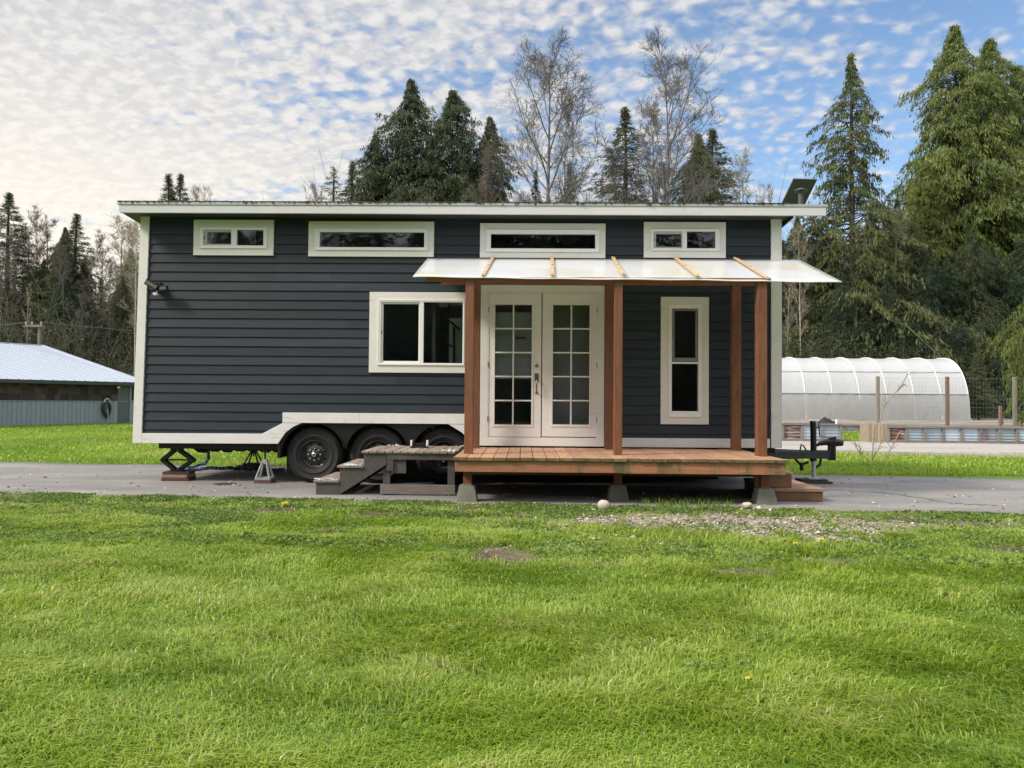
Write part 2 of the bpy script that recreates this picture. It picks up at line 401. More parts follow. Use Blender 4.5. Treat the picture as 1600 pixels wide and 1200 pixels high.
# ================================================================== THE TINY HOUSE
rnd = random.Random(11)
HD = 2.55                                     # depth of the house
house = thing('tiny_house', 'dark slate blue tiny house on a trailer with white trim and small transom windows', 'house', (-1.0, HD/2, 0))
zt, zb = Z(228, 335, 0), Z(212, 692, 0)
xlt, xlb = X(225.5, 335, 0), X(212.5, 692, 0)
def xl(z): return xlb+(xlt-xlb)*(z-zb)/(zt-zb)
xr = (X(1216, 340, 0)+X(1217.5, 700, 0))/2
WT = Z(700, 335, 0)+.03                        # top of the front siding
def rect(u0, v0, u1, v1, Y=-.03):
    a = P(u0, v0, Y); b = P(u1, v0, Y); c = P(u0, v1, Y); d = P(u1, v1, Y)
    return ((a.x+c.x)/2, (b.x+d.x)/2, (c.z+d.z)/2, (a.z+b.z)/2)      # x0, x1, z0, z1
def ring(mb, o, i, y0, y1, **k):
    mb.box(o[0], o[1], y0, y1, i[3], o[3], **k); mb.box(o[0], o[1], y0, y1, o[2], i[2], **k)
    mb.box(o[0], i[0], y0, y1, i[2], i[3], **k); mb.box(i[1], o[1], y0, y1, i[2], i[3], **k)

WINS = [
    dict(t=(302.5, 343.5, 427.5, 399), f=(314, 356.5, 417, 387.5), l=[((318, 359.5, 362, 383.5), (323.5, 362.5, 360.5, 381), 'sash_grey'), ((370.5, 359.5, 412, 383.5), None, None)]),
    dict(t=(482, 346, 678, 401), f=(493, 358.5, 667, 390.5), l=[((500, 363, 663, 386.5), None, None)]),
    dict(t=(750, 349, 946, 403), f=(761, 360, 935.5, 393), l=[((767, 366, 930, 388.5), None, None)]),
    dict(t=(1006, 347, 1134, 403), f=(1017.6, 359, 1123.4, 391), l=[((1021, 361.5, 1066, 388), (1025, 365.5, 1064.5, 385.5), 'sash_grey'), ((1073, 362.5, 1117.5, 387), None, None)]),
    dict(t=(577, 456.5, 728.5, 582.5), f=(591, 469, 725, 570), l=[((595, 472, 655.5, 567), (598.5, 475, 654, 564), 'vinyl'), ((662, 473, 723, 567), None, None)]),
    dict(t=(1032.5, 464, 1107.5, 663), f=(1045, 477, 1095.5, 651), l=[((1049.5, 482, 1091, 566), (1054, 485.5, 1087, 559), 'dark_sash'), ((1051.5, 568.5, 1087, 642.5), None, None)]),
]
DOOR_T = (748, 444.5, 944, 697)
openings = []
for w in WINS:
    t = rect(*w['t']); openings.append((t[0]+.03, t[1]-.03, t[2]+.03, t[3]-.03))
dt = rect(*DOOR_T); openings.append((dt[0]+.03, dt[1]-.03, dt[2]-.6, dt[3]-.03))
zwell = Z(600, 655, 0)
openings.append((X(441, 655, 0), X(752, 655, 0), -.5, zwell))
# --- lap siding on the front, flat boards on the other sides
mb = MB(); bk = MB()
row = .1332; z0 = zb+.06
def band(z0b, z1b, za, zc, xa, xc, left):
    def y(z): return -.002-.016*(1-(z-z0b)/(z1b-z0b))
    l0 = xl(za)+.02 if left else xa; l1 = xl(zc)+.02 if left else xa
    mb.add([(l0, y(za), za), (xc, y(za), za), (xc, y(zc), zc), (l1, y(zc), zc)], [(0, 1, 2, 3)])
    if abs(za-z0b) < 1e-6: mb.add([(l0, .0, za), (xc, .0, za), (xc, y(za), za), (l0, y(za), za)], [(0, 1, 2, 3)])
def back(za, zc, xa, xc):
    bk.add([(xa, .003, za), (xc, .003, za), (xc, .003, zc), (xa, .003, zc)], [(0, 1, 2, 3)])
while z0 < WT-.01:
    z1 = min(z0+row, WT)
    cuts = sorted({z0, z1}|{q for o in openings for q in (o[2], o[3]) if z0 < q < z1})
    seams = sorted(rnd.uniform(xlb, xr) for _ in range(rnd.choice((1, 2, 3))))
    tones = [rnd.random() for _ in range(len(seams)+1)]
    for za, zc in zip(cuts[:-1], cuts[1:]):
        zm = (za+zc)/2
        segs = [(xl(zm)+.02, xr-.02)]
        for o in openings:
            if o[2] < zm < o[3]:
                ns = []
                for a, c in segs:
                    if o[1] <= a or o[0] >= c: ns.append((a, c)); continue
                    if o[0] > a: ns.append((a, o[0]))
                    if o[1] < c: ns.append((o[1], c))
                segs = ns
        for a, c in segs:
            back(za, zc, a, c)
            pts = [a]+[s for s in seams if a < s < c]+[c]
            for p, q in zip(pts[:-1], pts[1:]):
                mb.rv = tones[sum(1 for s in seams if s < (p+q)/2)]
                band(z0, z0+row, za, zc, p+(.0012 if p != a else 0), q-(.0012 if q != c else 0), p == a and a < xl(zm)+.05)
    z0 += row
mb.m = 1; mb.add(bk.v, bk.f)
mb.m = 0; mb.rv = .5
FL = Z(900, 694, 0)                            # floor level
# end walls and back wall, as lap boards
zz = zb
while zz < WT-.02:
    z1 = min(zz+row, WT); mb.rv = rnd.random()
    x0 = xl(zz)
    mb.hexa([(x0-.012, .02, zz), (x0+.08, .02, zz), (x0+.08, HD, zz), (x0-.012, HD, zz)], [(x0, .02, z1), (x0+.08, .02, z1), (x0+.08, HD, z1), (x0, HD, z1)])
    mb.hexa([(xr-.08, .02, zz), (xr+.012, .02, zz), (xr+.012, HD, zz), (xr-.08, HD, zz)], [(xr-.08, .02, z1), (xr, .02, z1), (xr, HD, z1), (xr-.08, HD, z1)])
    mb.hexa([(x0, HD+.002, zz), (xr, HD+.002, zz), (xr, HD+.03, zz), (x0, HD+.03, zz)], [(x0, HD+.002, z1), (xr, HD+.002, z1), (xr, HD+.016, z1), (x0, HD+.016, z1)])
    zz += row
mb.build('wall', ['siding', 'gap'], house)
mb = MB()
wx0, wx1 = P(490.5, 711, .05).x-.49, P(693, 711, .05).x+.49
mb.box(xlb+.09, wx0, .02, HD-.01, FL-.0, FL+.03); mb.box(wx1, xr-.09, .02, HD-.01, FL, FL+.03); mb.box(wx0+.001, wx1-.001, .5, HD-.01, FL, FL+.03)
mb.box(xlb+.09, xr-.09, HD-.06, HD-.01, FL+.031, WT-.05); mb.box(xlt+.09, xr-.09, .02, HD-.01, WT-.04, WT-.005)
mb.box(-1.35, -1.30, .35, HD-.07, FL+.031, WT-.05)
mb.build('interior_lining', 'interior', house)
mb = MB()                                      # pale panel and dark stair rail seen through the wide window
a, b = P(702, 497, .28), P(724, 568, .28); mb.m = 0; mb.box(a.x, b.x+.05, .28, .31, b.z-.1, a.z)
mb.m = 1
mb.bar(P(696, 497, .2), P(718, 514, .2), .03, .03); mb.bar(P(709.5, 511, .2), P(709.5, 570, .2), .03, .03, up=(1, 0, 0)); mb.bar(P(688, 530, .2), P(709, 543, .2), .022, .022)
mb.build('stair_rail', ['interior_white', 'black_metal'], house)
mb = MB()
a = rect(766, 488, 838, 592, .08); mb.box(a[0], a[1], .10, .104, a[2], a[3]); mb.build('reflection_panel', 'interior_white', house)  # pale panel added to imitate grey reflections in the left door
mb = MB(); a = rect(858, 474, 926, 668, .3); mb.box(a[0], a[1], .55, .56, a[2], a[3]); mb.build('pane_brightener', 'interior_white', house)  # pale sheet added behind the right door to lighten its panes

# --- trim boards
mb = MB()                                      # left corner board follows the slight lean of the end wall
def lean_board(x_off0, x_off1, y0, y1):
    mb.hexa([(xl(zb)+x_off0, y0, zb), (xl(zb)+x_off1, y0, zb), (xl(zb)+x_off1, y1, zb), (xl(zb)+x_off0, y1, zb)],
            [(xl(WT)+x_off0, y0, WT), (xl(WT)+x_off1, y0, WT), (xl(WT)+x_off1, y1, WT), (xl(WT)+x_off0, y1, WT)])
lean_board(-.02, .092, -.034, .0); lean_board(-.036, -.0165, -.0335, .10)
mb.build('corner_board', 'white_paint', house, bevel=.003)
mb = MB(); zrb = Z(1210, 700, 0)
mb.box(xr-.115, xr+.016, -.034, 0, zrb, WT); mb.box(xr+.0165, xr+.034, -.0335, .1, zrb, WT)
mb.build('corner_board', 'white_paint', house, bevel=.003)
def pp(*uv): return [(P(u, v, -.03).x, P(u, v, -.03).z) for u, v in uv]
mb = MB()
x0 = xlb+.0925
zA, zB = Z(300, 677.5, -.03), Z(300, 693, -.03)
q = pp((434, 693.4), (446, 676), (458, 667), (471, 661), (441.5, 661), (409, 677.8))
mb.prism([(x0, zA), (x0, zB)]+[q[0], q[1], q[2], q[3], q[4], q[5]], -.032, -.004)
ua = pp((441.5, 644.5), (750, 646.8), (750, 662.8), (441.5, 660.6))
xm = (ua[0][0]+ua[1][0])/2-.3
def lerp(a, b, x): return a[1]+(b[1]-a[1])*(x-a[0])/(b[0]-a[0])
mb.build('skirt_trim', 'weathered_white', house, bevel=.003); mb = MB()
mb.prism([ua[0], (xm-.001, lerp(ua[0], ua[1], xm)), (xm-.001, lerp(ua[3], ua[2], xm)), ua[3]], -.036, -.005, r=.4)
mb.prism([(xm+.001, lerp(ua[0], ua[1], xm)), ua[1], ua[2], (xm+.001, lerp(ua[3], ua[2], xm))], -.036, -.005, r=.6)
mb.build('skirt_trim', 'weathered_white', house, bevel=.003); mb = MB()
q = pp((700, 662.6), (748, 663), (748, 697), (735, 690), (722, 676))
mb.prism(q, -.031, -.004)
mb.build('skirt_trim', 'weathered_white', house, bevel=.003); mb = MB()
q0, q1 = P(944, 684, -.03), P(1203, 686, -.03); r0, r1 = P(944, 698.5, -.03), P(1203, 700, -.03)
mb.prism([(q0.x+.004, q0.z), (q1.x, q1.z), (r1.x, r1.z), (r0.x+.004, r0.z)], -.033, -.004)
mb.build('skirt_trim', 'weathered_white', house, bevel=.003)

# --- windows
def window(w):
    t = rect(*w['t']); f = rect(*w['f'])
    mb = MB()
    mb.box(t[0], t[1], -.036, .0, f[3]+.002, t[3], r=rnd.random()); mb.box(t[0], t[1], -.036, .0, t[2], f[2]-.002, r=rnd.random())
    mb.box(t[0], f[0]-.002, -.034, .0, f[2]-.0015, f[3]+.0015, r=rnd.random()); mb.box(f[1]+.002, t[1], -.034, .0, f[2]-.0015, f[3]+.0015, r=rnd.random())
    win = mb.build('window', 'white_paint', house, bevel=.0025)
    ls = [rect(*l[0]) for l in w['l']]
    inn = (min(l[0] for l in ls), max(l[1] for l in ls), min(l[2] for l in ls), max(l[3] for l in ls))
    mb = MB(); ring(mb, f, inn, -.046, .05)
    s = .008; ring(mb, (f[0]-s, f[1]+s, f[2]-s, f[3]+s), (f[0]+.012, f[1]-.012, f[2]+.012, f[3]-.012), -.0505, -.0365)
    if len(ls) == 2:
        a, b = ls
        if a[1] < b[0]+.01: mb.box(a[1], b[0], -.044, .04, inn[2], inn[3])
        else: mb.box(inn[0], inn[1], -.044, .04, b[3], a[2])
    mb.build('window_frame', 'vinyl', win, bevel=.002)
    g = MB()
    for l, r in zip(w['l'], ls):
        if l[1]:
            gi = rect(*l[1]); mb = MB(); ring(mb, r, gi, -.024, .012)
            mb.m = 1; mb.box(r[0]+.004, r[0]+.014, -.032, -.0245, (r[2]+r[3])/2-.02, (r[2]+r[3])/2+.02)
            mb.build('sash', [l[2], 'black_metal'], win); yy = -.006
        else: gi = r; yy = -.02
        g.box(gi[0]-.004, gi[1]+.004, yy, yy+.004, gi[2]-.004, gi[3]+.004)
    g.build('pane', 'glass', win)
for w in WINS: window(w)

# --- french doors
f = rect(762.5, 457, 932.8, 683)
mb = MB()
mb.box(dt[0], dt[1], -.036, .0, f[3]+.004, dt[3]); mb.box(dt[0], f[0]-.003, -.034, .0, f[2]-.02, f[3]+.0035); mb.box(f[1]+.003, dt[1], -.034, .0, f[2]-.02, f[3]+.0035)
mb.box(dt[0], dt[1], -.040, .02, dt[2], f[2]-.0205)
ring(mb, (f[0]-.0025, f[1]+.0025, f[2]-.0195, f[3]+.0035), (f[0]+.012, f[1]-.012, f[2]-.006, f[3]-.012), -.0335, .08)
mb.build('door_frame', 'white_paint', house, bevel=.003)
mb = MB(); mb.box(f[0]+.012, f[1]-.012, .03, .05, f[2]-.006, f[3]-.012)
um = 846.3
xmid = X(um, 570, -.03)
def door(u0, u1, lite, handle):
    d = rect(u0, 457.5, u1, 682.5); L = rect(*lite)
    mb = MB(); ring(mb, d, L, -.026, .014)
    o = .026; ring(mb, (L[0]-o, L[1]+o, L[2]-o*1.2, L[3]+o), (L[0], L[1], L[2], L[3]), -.034, -.0265)
    cx = (L[0]+L[1])/2; mb.box(cx-.0105, cx+.0105, -.031, -.0105, L[2], L[3])
    h = (L[3]-L[2])/5
    for i in range(1, 5):
        z = L[2]+h*i
        mb.box(L[0], cx-.011, -.0305, -.011, z-.0105, z+.0105); mb.box(cx+.011, L[1], -.0305, -.011, z-.0105, z+.0105)
    dr = mb.build('door', 'white_paint', house, bevel=.002)
    g = MB(); g.box(L[0]-.003, L[1]+.003, -.009, -.004, L[2]-.003, L[3]+.003); g.build('pane', 'glass', dr)
    if handle:
        k = MB(); a = P(838.5, 571, -.03); k.lathe([(0, -.062), (.018, -.062), (.026, -.055), (.028, -.027)], (a.x, 0, a.z), n=20)
        k.box(a.x-.012, a.x+.012, -.075, -.06, a.z-.004, a.z+.004)
        k.build('deadbolt', 'nickel', dr)
        k = MB(); a = P(838.3, 590, -.03); b = P(838.3, 613.5, -.03)
        k.box(a.x-.026, a.x+.026, -.04, -.027, a.z-.055, a.z+.06); k.lathe([(0, -.036), (.022, -.036), (.024, -.027)], (b.x, 0, b.z), n=16)
        k.tube([(a.x, -.035, a.z-.02), (a.x, -.085, a.z-.03), (a.x, -.092, a.z-.1), (a.x, -.08, b.z+.03), (a.x, -.035, b.z)], .011, n=8)
        k.box(a.x-.016, a.x+.016, -.095, -.06, a.z-.008, a.z+.004)
        k.build('handle', 'nickel', dr)
        k = MB(); a = rect(806, 526, 821.5, 530, -.012); k.box(a[0], a[1], -.0125, -.0095, a[2], a[3]); k.build('sticker', 'black_metal', dr)
    for v in (484, 570, 655):
        k = MB()
        hx = d[0]-.004 if handle else d[1]+.004; a = P(800, v, -.03); k.tube([(hx, -.032, a.z-.04), (hx, -.032, a.z+.04)], .007, n=8); k.build('hinge', 'nickel', dr)
door(763.5, 845.6, (773.2, 476, 830.6, 663.5), True)
door(847.2, 932.2, (863.8, 476.5, 921, 663.5), False)

# --- roof, fascia
YF = -.30
zft = (Z(188, 320.5, YF)+Z(1290, 324, YF))/2
zfb = (Z(188, 332.5, YF)+Z(1290, 337.5, YF))/2
def fz(u, v): return P(u, v, YF).z
xfl, xfr = X(188, 326, YF), X(1290, 330, YF); xrr = X(1238, 330, YF)
zl_t, zr_t = fz(188, 320.3), fz(1290, 324); zl_b, zr_b = fz(188, 332.6), fz(1290, 337.4)
mb = MB()
mb.prism([(xfl, zl_b), (xfr, zr_b), (xfr, zr_t), (xfl, zl_t)], YF-.02, YF+.02)
mb.build('fascia', 'fascia_white', house, bevel=.003)
zl_d, zr_d = fz(186, 316), fz(1292, 320)
mb = MB(); mb.prism([(xfl-.03, zl_t+.002), (xfr+.02, zr_t+.002), (xfr+.02, zr_d), (xfl-.03, zl_d)], YF-.03, YF+.03); mb.build('drip_edge', 'drip_edge', house)
SL = -.07                                      # the roof falls to the back
mb = MB()
YB = HD+.35
def rz(y): return SL*(y-YF)
tl, tr = zl_d+.003, zr_d+.003
zs = min(zl_b, zr_b)+.02
mb.hexa([(xfl-.03, YF+.031, zl_b+.03), (xrr, YF+.031, zr_b+.03), (xrr, YB, zr_b+.03+rz(YB)), (xfl-.03, YB, zl_b+.03+rz(YB))],
        [(xfl-.03, YF+.031, tl), (xrr, YF+.031, tr), (xrr, YB, tr+rz(YB)), (xfl-.03, YB, tl+rz(YB))])
n = 26
for i in range(n+1):
    x = xfl+(xrr-xfl)*i/n; tz = tl+(tr-tl)*(x-xfl)/(xfr-xfl)
    mb.hexa([(x-.012, YF-.02, tz-.001), (x+.012, YF-.02, tz-.001), (x+.012, YB, tz+rz(YB)-.001), (x-.012, YB, tz+rz(YB)-.001)],
            [(x-.012, YF-.02, tz+.018), (x+.012, YF-.02, tz+.018), (x+.012, YB, tz+rz(YB)+.018), (x-.012, YB, tz+rz(YB)+.018)])
mb.m = 1; mb.hexa([(xrr+.002, YF+.03, zr_b-.02), (xrr+.03, YF+.03, zr_b-.02), (xrr+.03, YB, zr_b-.02+rz(YB)), (xrr+.002, YB, zr_b-.02+rz(YB))],
        [(xrr+.002, YF+.03, tr), (xrr+.03, YF+.03, tr), (xrr+.03, YB, tr+rz(YB)), (xrr+.002, YB, tr+rz(YB))])
mb.m = 0; mb.hexa([(xfl-.03, YF-.034, tl+.0005), (xrr, YF-.034, tr+.0005), (xrr, YF+.03, tr+.0005), (xfl-.03, YF+.03, tl+.0005)], [(xfl-.03, YF-.034, tl+.012), (xrr, YF-.034, tr+.012), (xrr, YF+.03, tr+.014), (xfl-.03, YF+.03, tl+.014)])
roof = mb.build('roof', ['roof_metal', 'gap'], house)
mb = MB()                                      # needles and moss lodged along the eave
for i in range(1300):
    x = rnd.uniform(xfl, xrr); tz = tl+(tr-tl)*(x-xfl)/(xfr-xfl); s = rnd.uniform(.004, .013)*(1.8 if rnd.random() < .1 else 1)
    y = YF-.03+rnd.uniform(-.012, .05); z = tz+rnd.uniform(-.022, .012)*(1 if rnd.random() < .6 else .3)
    d = Vector((rnd.uniform(-1, 1), rnd.uniform(-.4, .2), rnd.uniform(-.8, .3))).normalized()
    mb.bar(Vector((x, y, z))-d*s*1.3, Vector((x, y, z))+d*s*1.3, s*.8, s*.6)
mb.build('moss_debris', 'moss_debris', roof)
# tilted panel seen from behind, with its mounting post
mb = MB(); yt, yb = 1.45, 2.05
a, b = P(1240.5, 279.5, yt), P(1277, 280.5, yt); c, d = P(1223, 316, yb), P(1259, 317, yb)
e = Vector((0, 0, -.35)); c2 = c+(c-a)*.35; d2 = d+(d-b)*.35
th = Vector((0, .03, .02))
mb.hexa([c2, d2, d2+th, c2+th], [a, b, b+th, a+th])
sp = mb.build('solar_panel', 'panel_back', house)
mb = MB(); a = P(1251, 300, 1.3); mb.tube([(a.x, 1.3, a.z-.42), (a.x, 1.3, a.z)], .04, n=14); mb.lathe([(.0, .04), (.10, .0), (.10, -.02), (0, -.01)], (a.x, 1.3, a.z+.03), axis='Z', n=16)
mb.build('vent_pipe', 'panel_back', house)

# --- floodlight at the left corner
mb = MB(); c = P(247, 447, -.03)
mb.box(c.x-.055, c.x+.055, -.075, -.017, c.z-.05, c.z+.05); mb.tube([(c.x, -.07, c.z), (c.x-.05, -.12, c.z+.02)], .014); mb.tube([(c.x+.01, -.07, c.z), (c.x+.06, -.11, c.z-.01)], .014)
fl = mb.build('floodlight', 'black_satin', house, bevel=.004)
def head(u0, v0, u1, v1, y, w, name='lamp_head'):
    a, b = P(u0, v0, y), P(u1, v1, y); mb = MB(); n = Vector((0, -1, -.35)).normalized()
    mb.bar(a, b, .05, w, up=Vector((0, 0, 1))); o = Vector((0, -.028, 0)); dd = (b-a).normalized()*.012
    mb.m = 1; mb.bar(a+dd+o, b-dd+o, (.012), w*.5, up=Vector((0, 0, 1)))
    mb.build(name, ['black_satin', 'lamp_lens'], fl, bevel=.003)
head(228, 439.5, 247, 450.5, -.15, .085); head(249, 451.5, 262, 450.5, -.13, .08)
mb = MB(); a = P(243.5, 459.5, -.09); mb.box(a.x-.03, a.x+.03, -.12, -.07, a.z-.018, a.z+.02); mb.tube([a+Vector((.01, .02, .015)), c+Vector((0, -.04, -.03))], .012); mb.build('motion_sensor', 'vinyl', fl, bevel=.006)

# --- trailer: frame, fenders, wheels, tongue
mb = MB()
zt_ = Z(300, 692, 0)-.004
WX0, WX1 = P(490.5, 711, .05).x-.49, P(693, 711, .05).x+.49
for ya, yb_ in ((.10, .17), (HD-.17, HD-.1)): mb.box(xlb+.28, WX0, ya, yb_, zt_-.085, zt_); mb.box(WX1, xr-.02, ya, yb_, zt_-.085, zt_)
mb.box(WX0-.1, WX1+.1, .42, .49, zt_-.085, zt_-.001)
for x in np.linspace(xlb+.33, xr-.3, 11): mb.box(x-.03, x+.03, .5 if WX0-.05 < x < WX1+.05 else .171, HD-.171, zt_-.08, zt_-.01)
mb.box(xlb+.02, WX0, .01, HD-.01, zt_+.002, zt_+.02); mb.box(WX1, xr-.02, .01, HD-.01, zt_+.002, zt_+.02); mb.box(WX0+.001, WX1-.001, .5, HD-.01, zt_+.002, zt_+.02)
for i in range(7):
    x = xlb+.62+i*.19; e_ = rnd.uniform(.0, .03); mb.tube([(x, .5, zt_-.08), (x+.07, .53, zt_-.11-e_), (x+.15, .54, zt_-.115-e_), (x+.22, .5, zt_-.085)], .035)
mb.build('trailer_frame', 'black_metal', house)
mb = MB(); a, b = P(775, 745, .45), P(1128, 745, .45)
mb.hexa([(a.x, .45, .06), (b.x-.05, .45, .06), (b.x-.05, 1.9, .06), (a.x, 1.9, .06)], [(a.x, .45, zt_-.09), (b.x+.05, .45, zt_-.09), (b.x+.05, 1.9, zt_-.09), (a.x, 1.9, zt_-.09)]); mb.build('belly_tank', 'black_metal', house, bevel=.03)
YW = .055
wc = [P(490.5, 711.5, YW), P(590, 712, YW), P(693, 712.5, YW)]
WR = .405
wz = (G(490, 757).z)+WR
mb = MB()                                      # scalloped fender skirt
top = Z(590, 660, 0)+.02
pts = []
xa, xb = wc[0].x-.485, wc[2].x+.485
for i in range(121):
    x = xa+(xb-xa)*i/120
    z = zt_-.17 if i in (0, 120) else max([wz+math.sqrt(max(0, .455**2-(x-c.x)**2)) if abs(x-c.x) < .455 else -9 for c in wc]+[zt_-.17 if abs(x-wc[0].x) >= .455 and i < 10 or abs(x-wc[2].x) >= .455 and i > 110 else wz+.12])
    pts.append((x, z))
for (x1, z1), (x2, z2) in zip(pts[:-1], pts[1:]):
    def tp(x):
        e = min(x-xa, xb-x); return min(top, wz+.02+math.sqrt(max(0, .5**2-(max(0, .47-e))**2))) if e < .47 else top
    a1, a2 = tp(x1), tp(x2)
    if a1 < z1+.012: a1 = z1+.012
    if a2 < z2+.012: a2 = z2+.012
    mb.hexa([(x1, .008, z1), (x2, .008, z2), (x2, .016, z2), (x1, .016, z1)], [(x1, .008, a1), (x2, .008, a2), (x2, .016, a2), (x1, .016, a1)])
for c in wc:
    ang = np.linspace(rad(12), rad(168), 25)
    for t1, t2 in zip(ang[:-1], ang[1:]):
        q = []
        for t in (t1, t2):
            for r_ in (.452, .462): q.append((c.x+r_*math.cos(t), wz+r_*math.sin(t)))
        mb.add([(q[0][0], -.012, q[0][1]), (q[2][0], -.012, q[2][1]), (q[2][0], .34, q[2][1]), (q[0][0], .34, q[0][1]),
                (q[1][0], -.012, q[1][1]), (q[3][0], -.012, q[3][1]), (q[3][0], .34, q[3][1]), (q[1][0], .34, q[1][1])],
               [(0, 1, 2, 3), (7, 6, 5, 4), (0, 4, 5, 1), (1, 5, 6, 2), (2, 6, 7, 3), (3, 7, 4, 0)])
mb.box(xa, xb, .36, .38, .1, top); mb.box(xa, xb, .02, .36, top-.02, top)
for s_ in (-1, 1):
    x = xa if s_ < 0 else xb
    mb.box(x-.02, x+.02, -.01, .3, zt_-.2, zt_+.06)
mb.build('fender', 'black_satin', house)
c0 = Vector((wc[0].x, 0, wz))
def make_wheel():
    mb = MB(); mb.lathe([(0, .035), (.018, .035), (.034, .04), (.036, .10)], c0, n=20); mb.m = 1; mb.lathe([(0, .028), (.012, .028), (.014, .036)], c0, n=12)
    w = mb.build('wheel', ['chrome', 'black_metal'], house)
    mb = MB()
    mb.lathe([(.203, .085), (.207, .07), (.235, .058), (.26, .054), (.263, .050), (.268, .050), (.271, .054), (.30, .047), (.34, .046), (.344, .042), (.35, .043), (.353, .05), (.375, .058), (.392, .078), (.405, .105),
              (.405, .14), (.398, .142), (.398, .15), (.405, .152), (.405, .19), (.398, .192), (.398, .2), (.405, .202), (.405, .25), (.392, .29), (.36, .315), (.25, .31), (.2, .30)], c0, n=56)
    for j in range(56):
        a = 2*PI*j/56; r0 = .386; d = Vector((math.cos(a), 0, math.sin(a)))
        mb.bar(c0+d*.372+Vector((0, .0615, 0)), c0+d*.396+Vector((0, .085, 0)), .02, .007, up=(0, -1, 0))
    mb.build('tyre', 'rubber', w)
    mb = MB(); mb.lathe([(.207, .068), (.200, .064), (.196, .068), (.190, .085), (.178, .115), (.150, .118), (.128, .108), (.105, .096), (.075, .092), (.048, .092), (.044, .075), (.036, .072), (.03, .2)], c0, n=48)
    mb.m = 1
    for j in range(8):
        a = 2*PI*(j+.5)/8; d = Vector((math.cos(a), 0, math.sin(a))); c = c0+d*.147
        mb.lathe([(0, .1135), (.0225, .1135), (.0225, .13)], c, n=14)
    mb.m = 2
    for j in range(8):
        a = 2*PI*j/8; d = Vector((math.cos(a), 0, math.sin(a))); c = c0+d*.085
        mb.lathe([(0, .072), (.009, .072), (.011, .094)], c, n=8)
    mb.build('rim', ['rim_black', 'gap', 'galvanised'], w)
    return w
def copy_part(o, parent, dx, first=True):
    c = o.copy(); COL.objects.link(c); c.parent = parent
    if first: c.location = (o.location.x+dx, o.location.y, o.location.z)
    for ch in list(o.children): copy_part(ch, c, dx, False)
    return c
w0 = make_wheel()
for c in wc[1:]: copy_part(w0, house, c.x-wc[0].x)
for c in wc:
    mb = MB(); q = Vector((c.x, HD-.37, wz)); mb.lathe([(.2, .03), (.26, .0), (.34, 0), (.392, .03), (.405, .07), (.405, .22), (.36, .30), (.2, .30)], q, n=40); mb.lathe([(0, .12), (.205, .10), (.205, .05)], q, n=24); mb.build('wheel', 'rubber', house)
YT = .80                                       # the drawbar leaves under the right end
mb = MB()
a = P(1180, 709, YT); b = P(1300, 711.5, YT)
mb.box(xr-.6, b.x, YT-.035, YT+.035, a.z-.065, a.z+.06)
mb.bar((xr-1.2, .13, a.z-.0), (b.x-.06, YT-.03, a.z), .06, .115); mb.bar((xr-1.2, HD-.3, a.z-.0), (b.x-.35, YT+.04, a.z), .06, .115)
tz = a.z
mb.build('drawbar', 'dark_steel', house, bevel=.006)
mb = MB(); a, b = P(1299.5, 684, YT), P(1300, 719, YT)
mb.box(a.x-.045, a.x+.045, YT-.05, YT+.05, b.z, a.z)
for i in range(4):
    z = b.z+(a.z-b.z)*(i+.5)/4; mb.lathe([(0, -.012), (.016, -.012), (.018, .0)], (a.x+.01, YT-.05, z), n=8)
mb.build('hitch_bracket', 'black_metal', house, bevel=.004)
mb = MB(); a = P(1298, 692, YT-.06); b = P(1319, 691.5, YT-.06); h = .05
mb.tube([a+Vector((-.16, .06, -.02)), a+Vector((-.05, .06, .01)), a+Vector((.02, .06, .01)), b+Vector((-.1, .06, .0)), b+Vector((0, .06, -.01))], [.03, .05, .06, .065, .045], n=12)
mb.bar(a+Vector((.0, .06, .06)), b+Vector((-.10, .06, .075)), .04, .03); mb.bar(a+Vector((-.26, .06, -.07)), a+Vector((-.05, .06, .015)), .04, .04)
mb.build('coupler', 'black_satin', house, bevel=.004)
mb = MB(); a, b = P(1270.5, 659, YT-.08), P(1271.5, 720, YT-.08)
mb.tube([a, b], .044, n=16); mb.lathe([(.048, 0), (.048, .03), (0, .034)], a-Vector((0, 0, .02)), axis='Z', n=16)
mb.m = 1; cft = P(1271.5, 746, YT-.08); mb.tube([b, (b.x, b.y, .075)], .03, n=14); mb.box(b.x-.09, b.x+.09, b.y-.09, b.y+.09, .062, .075)
mb.m = 0; mb.tube([P(1279, 660, YT-.08), P(1281, 682, YT-.1), P(1292, 683, YT-.12)], .008, n=6)
mb.tube([P(1275, 668, YT-.08), P(1281, 668, YT-.08)], .012, n=6)
mb.build('tongue_jack', ['black_satin', 'galvanised'], house)
mb = MB()                                      # safety chains and wires hanging under the drawbar
def chain(pts, r=.012, k=26):
    for i in range(k):
        t = i/(k-1)*(len(pts)-1); j = min(int(t), len(pts)-2); p = Vector(pts[j]).lerp(Vector(pts[j+1]), t-j)
        mb.lathe([(.010, -.016), (.017, -.01), (.018, 0), (.017, .01), (.010, .016)], p, axis='XYZ'[i % 3], n=6)
chain([P(1243, 718, YT-.06), P(1252, 727, YT-.06), P(1262, 722, YT-.06)], k=18); chain([P(1283, 715, YT-.06), P(1281, 726, YT-.06), P(1274, 731, YT-.06)], k=16)
mb.tube([P(1252, 723, YT-.06), P(1253, 735, YT-.06)], .03, n=8)
mb.tube([P(1250, 704, YT-.05), P(1252, 694, YT-.05), P(1255, 696, YT-.05), P(1262, 707, YT-.06), P(1268, 722, YT-.1)], .011, n=6)
mb.build('safety_chain', 'black_metal', house)

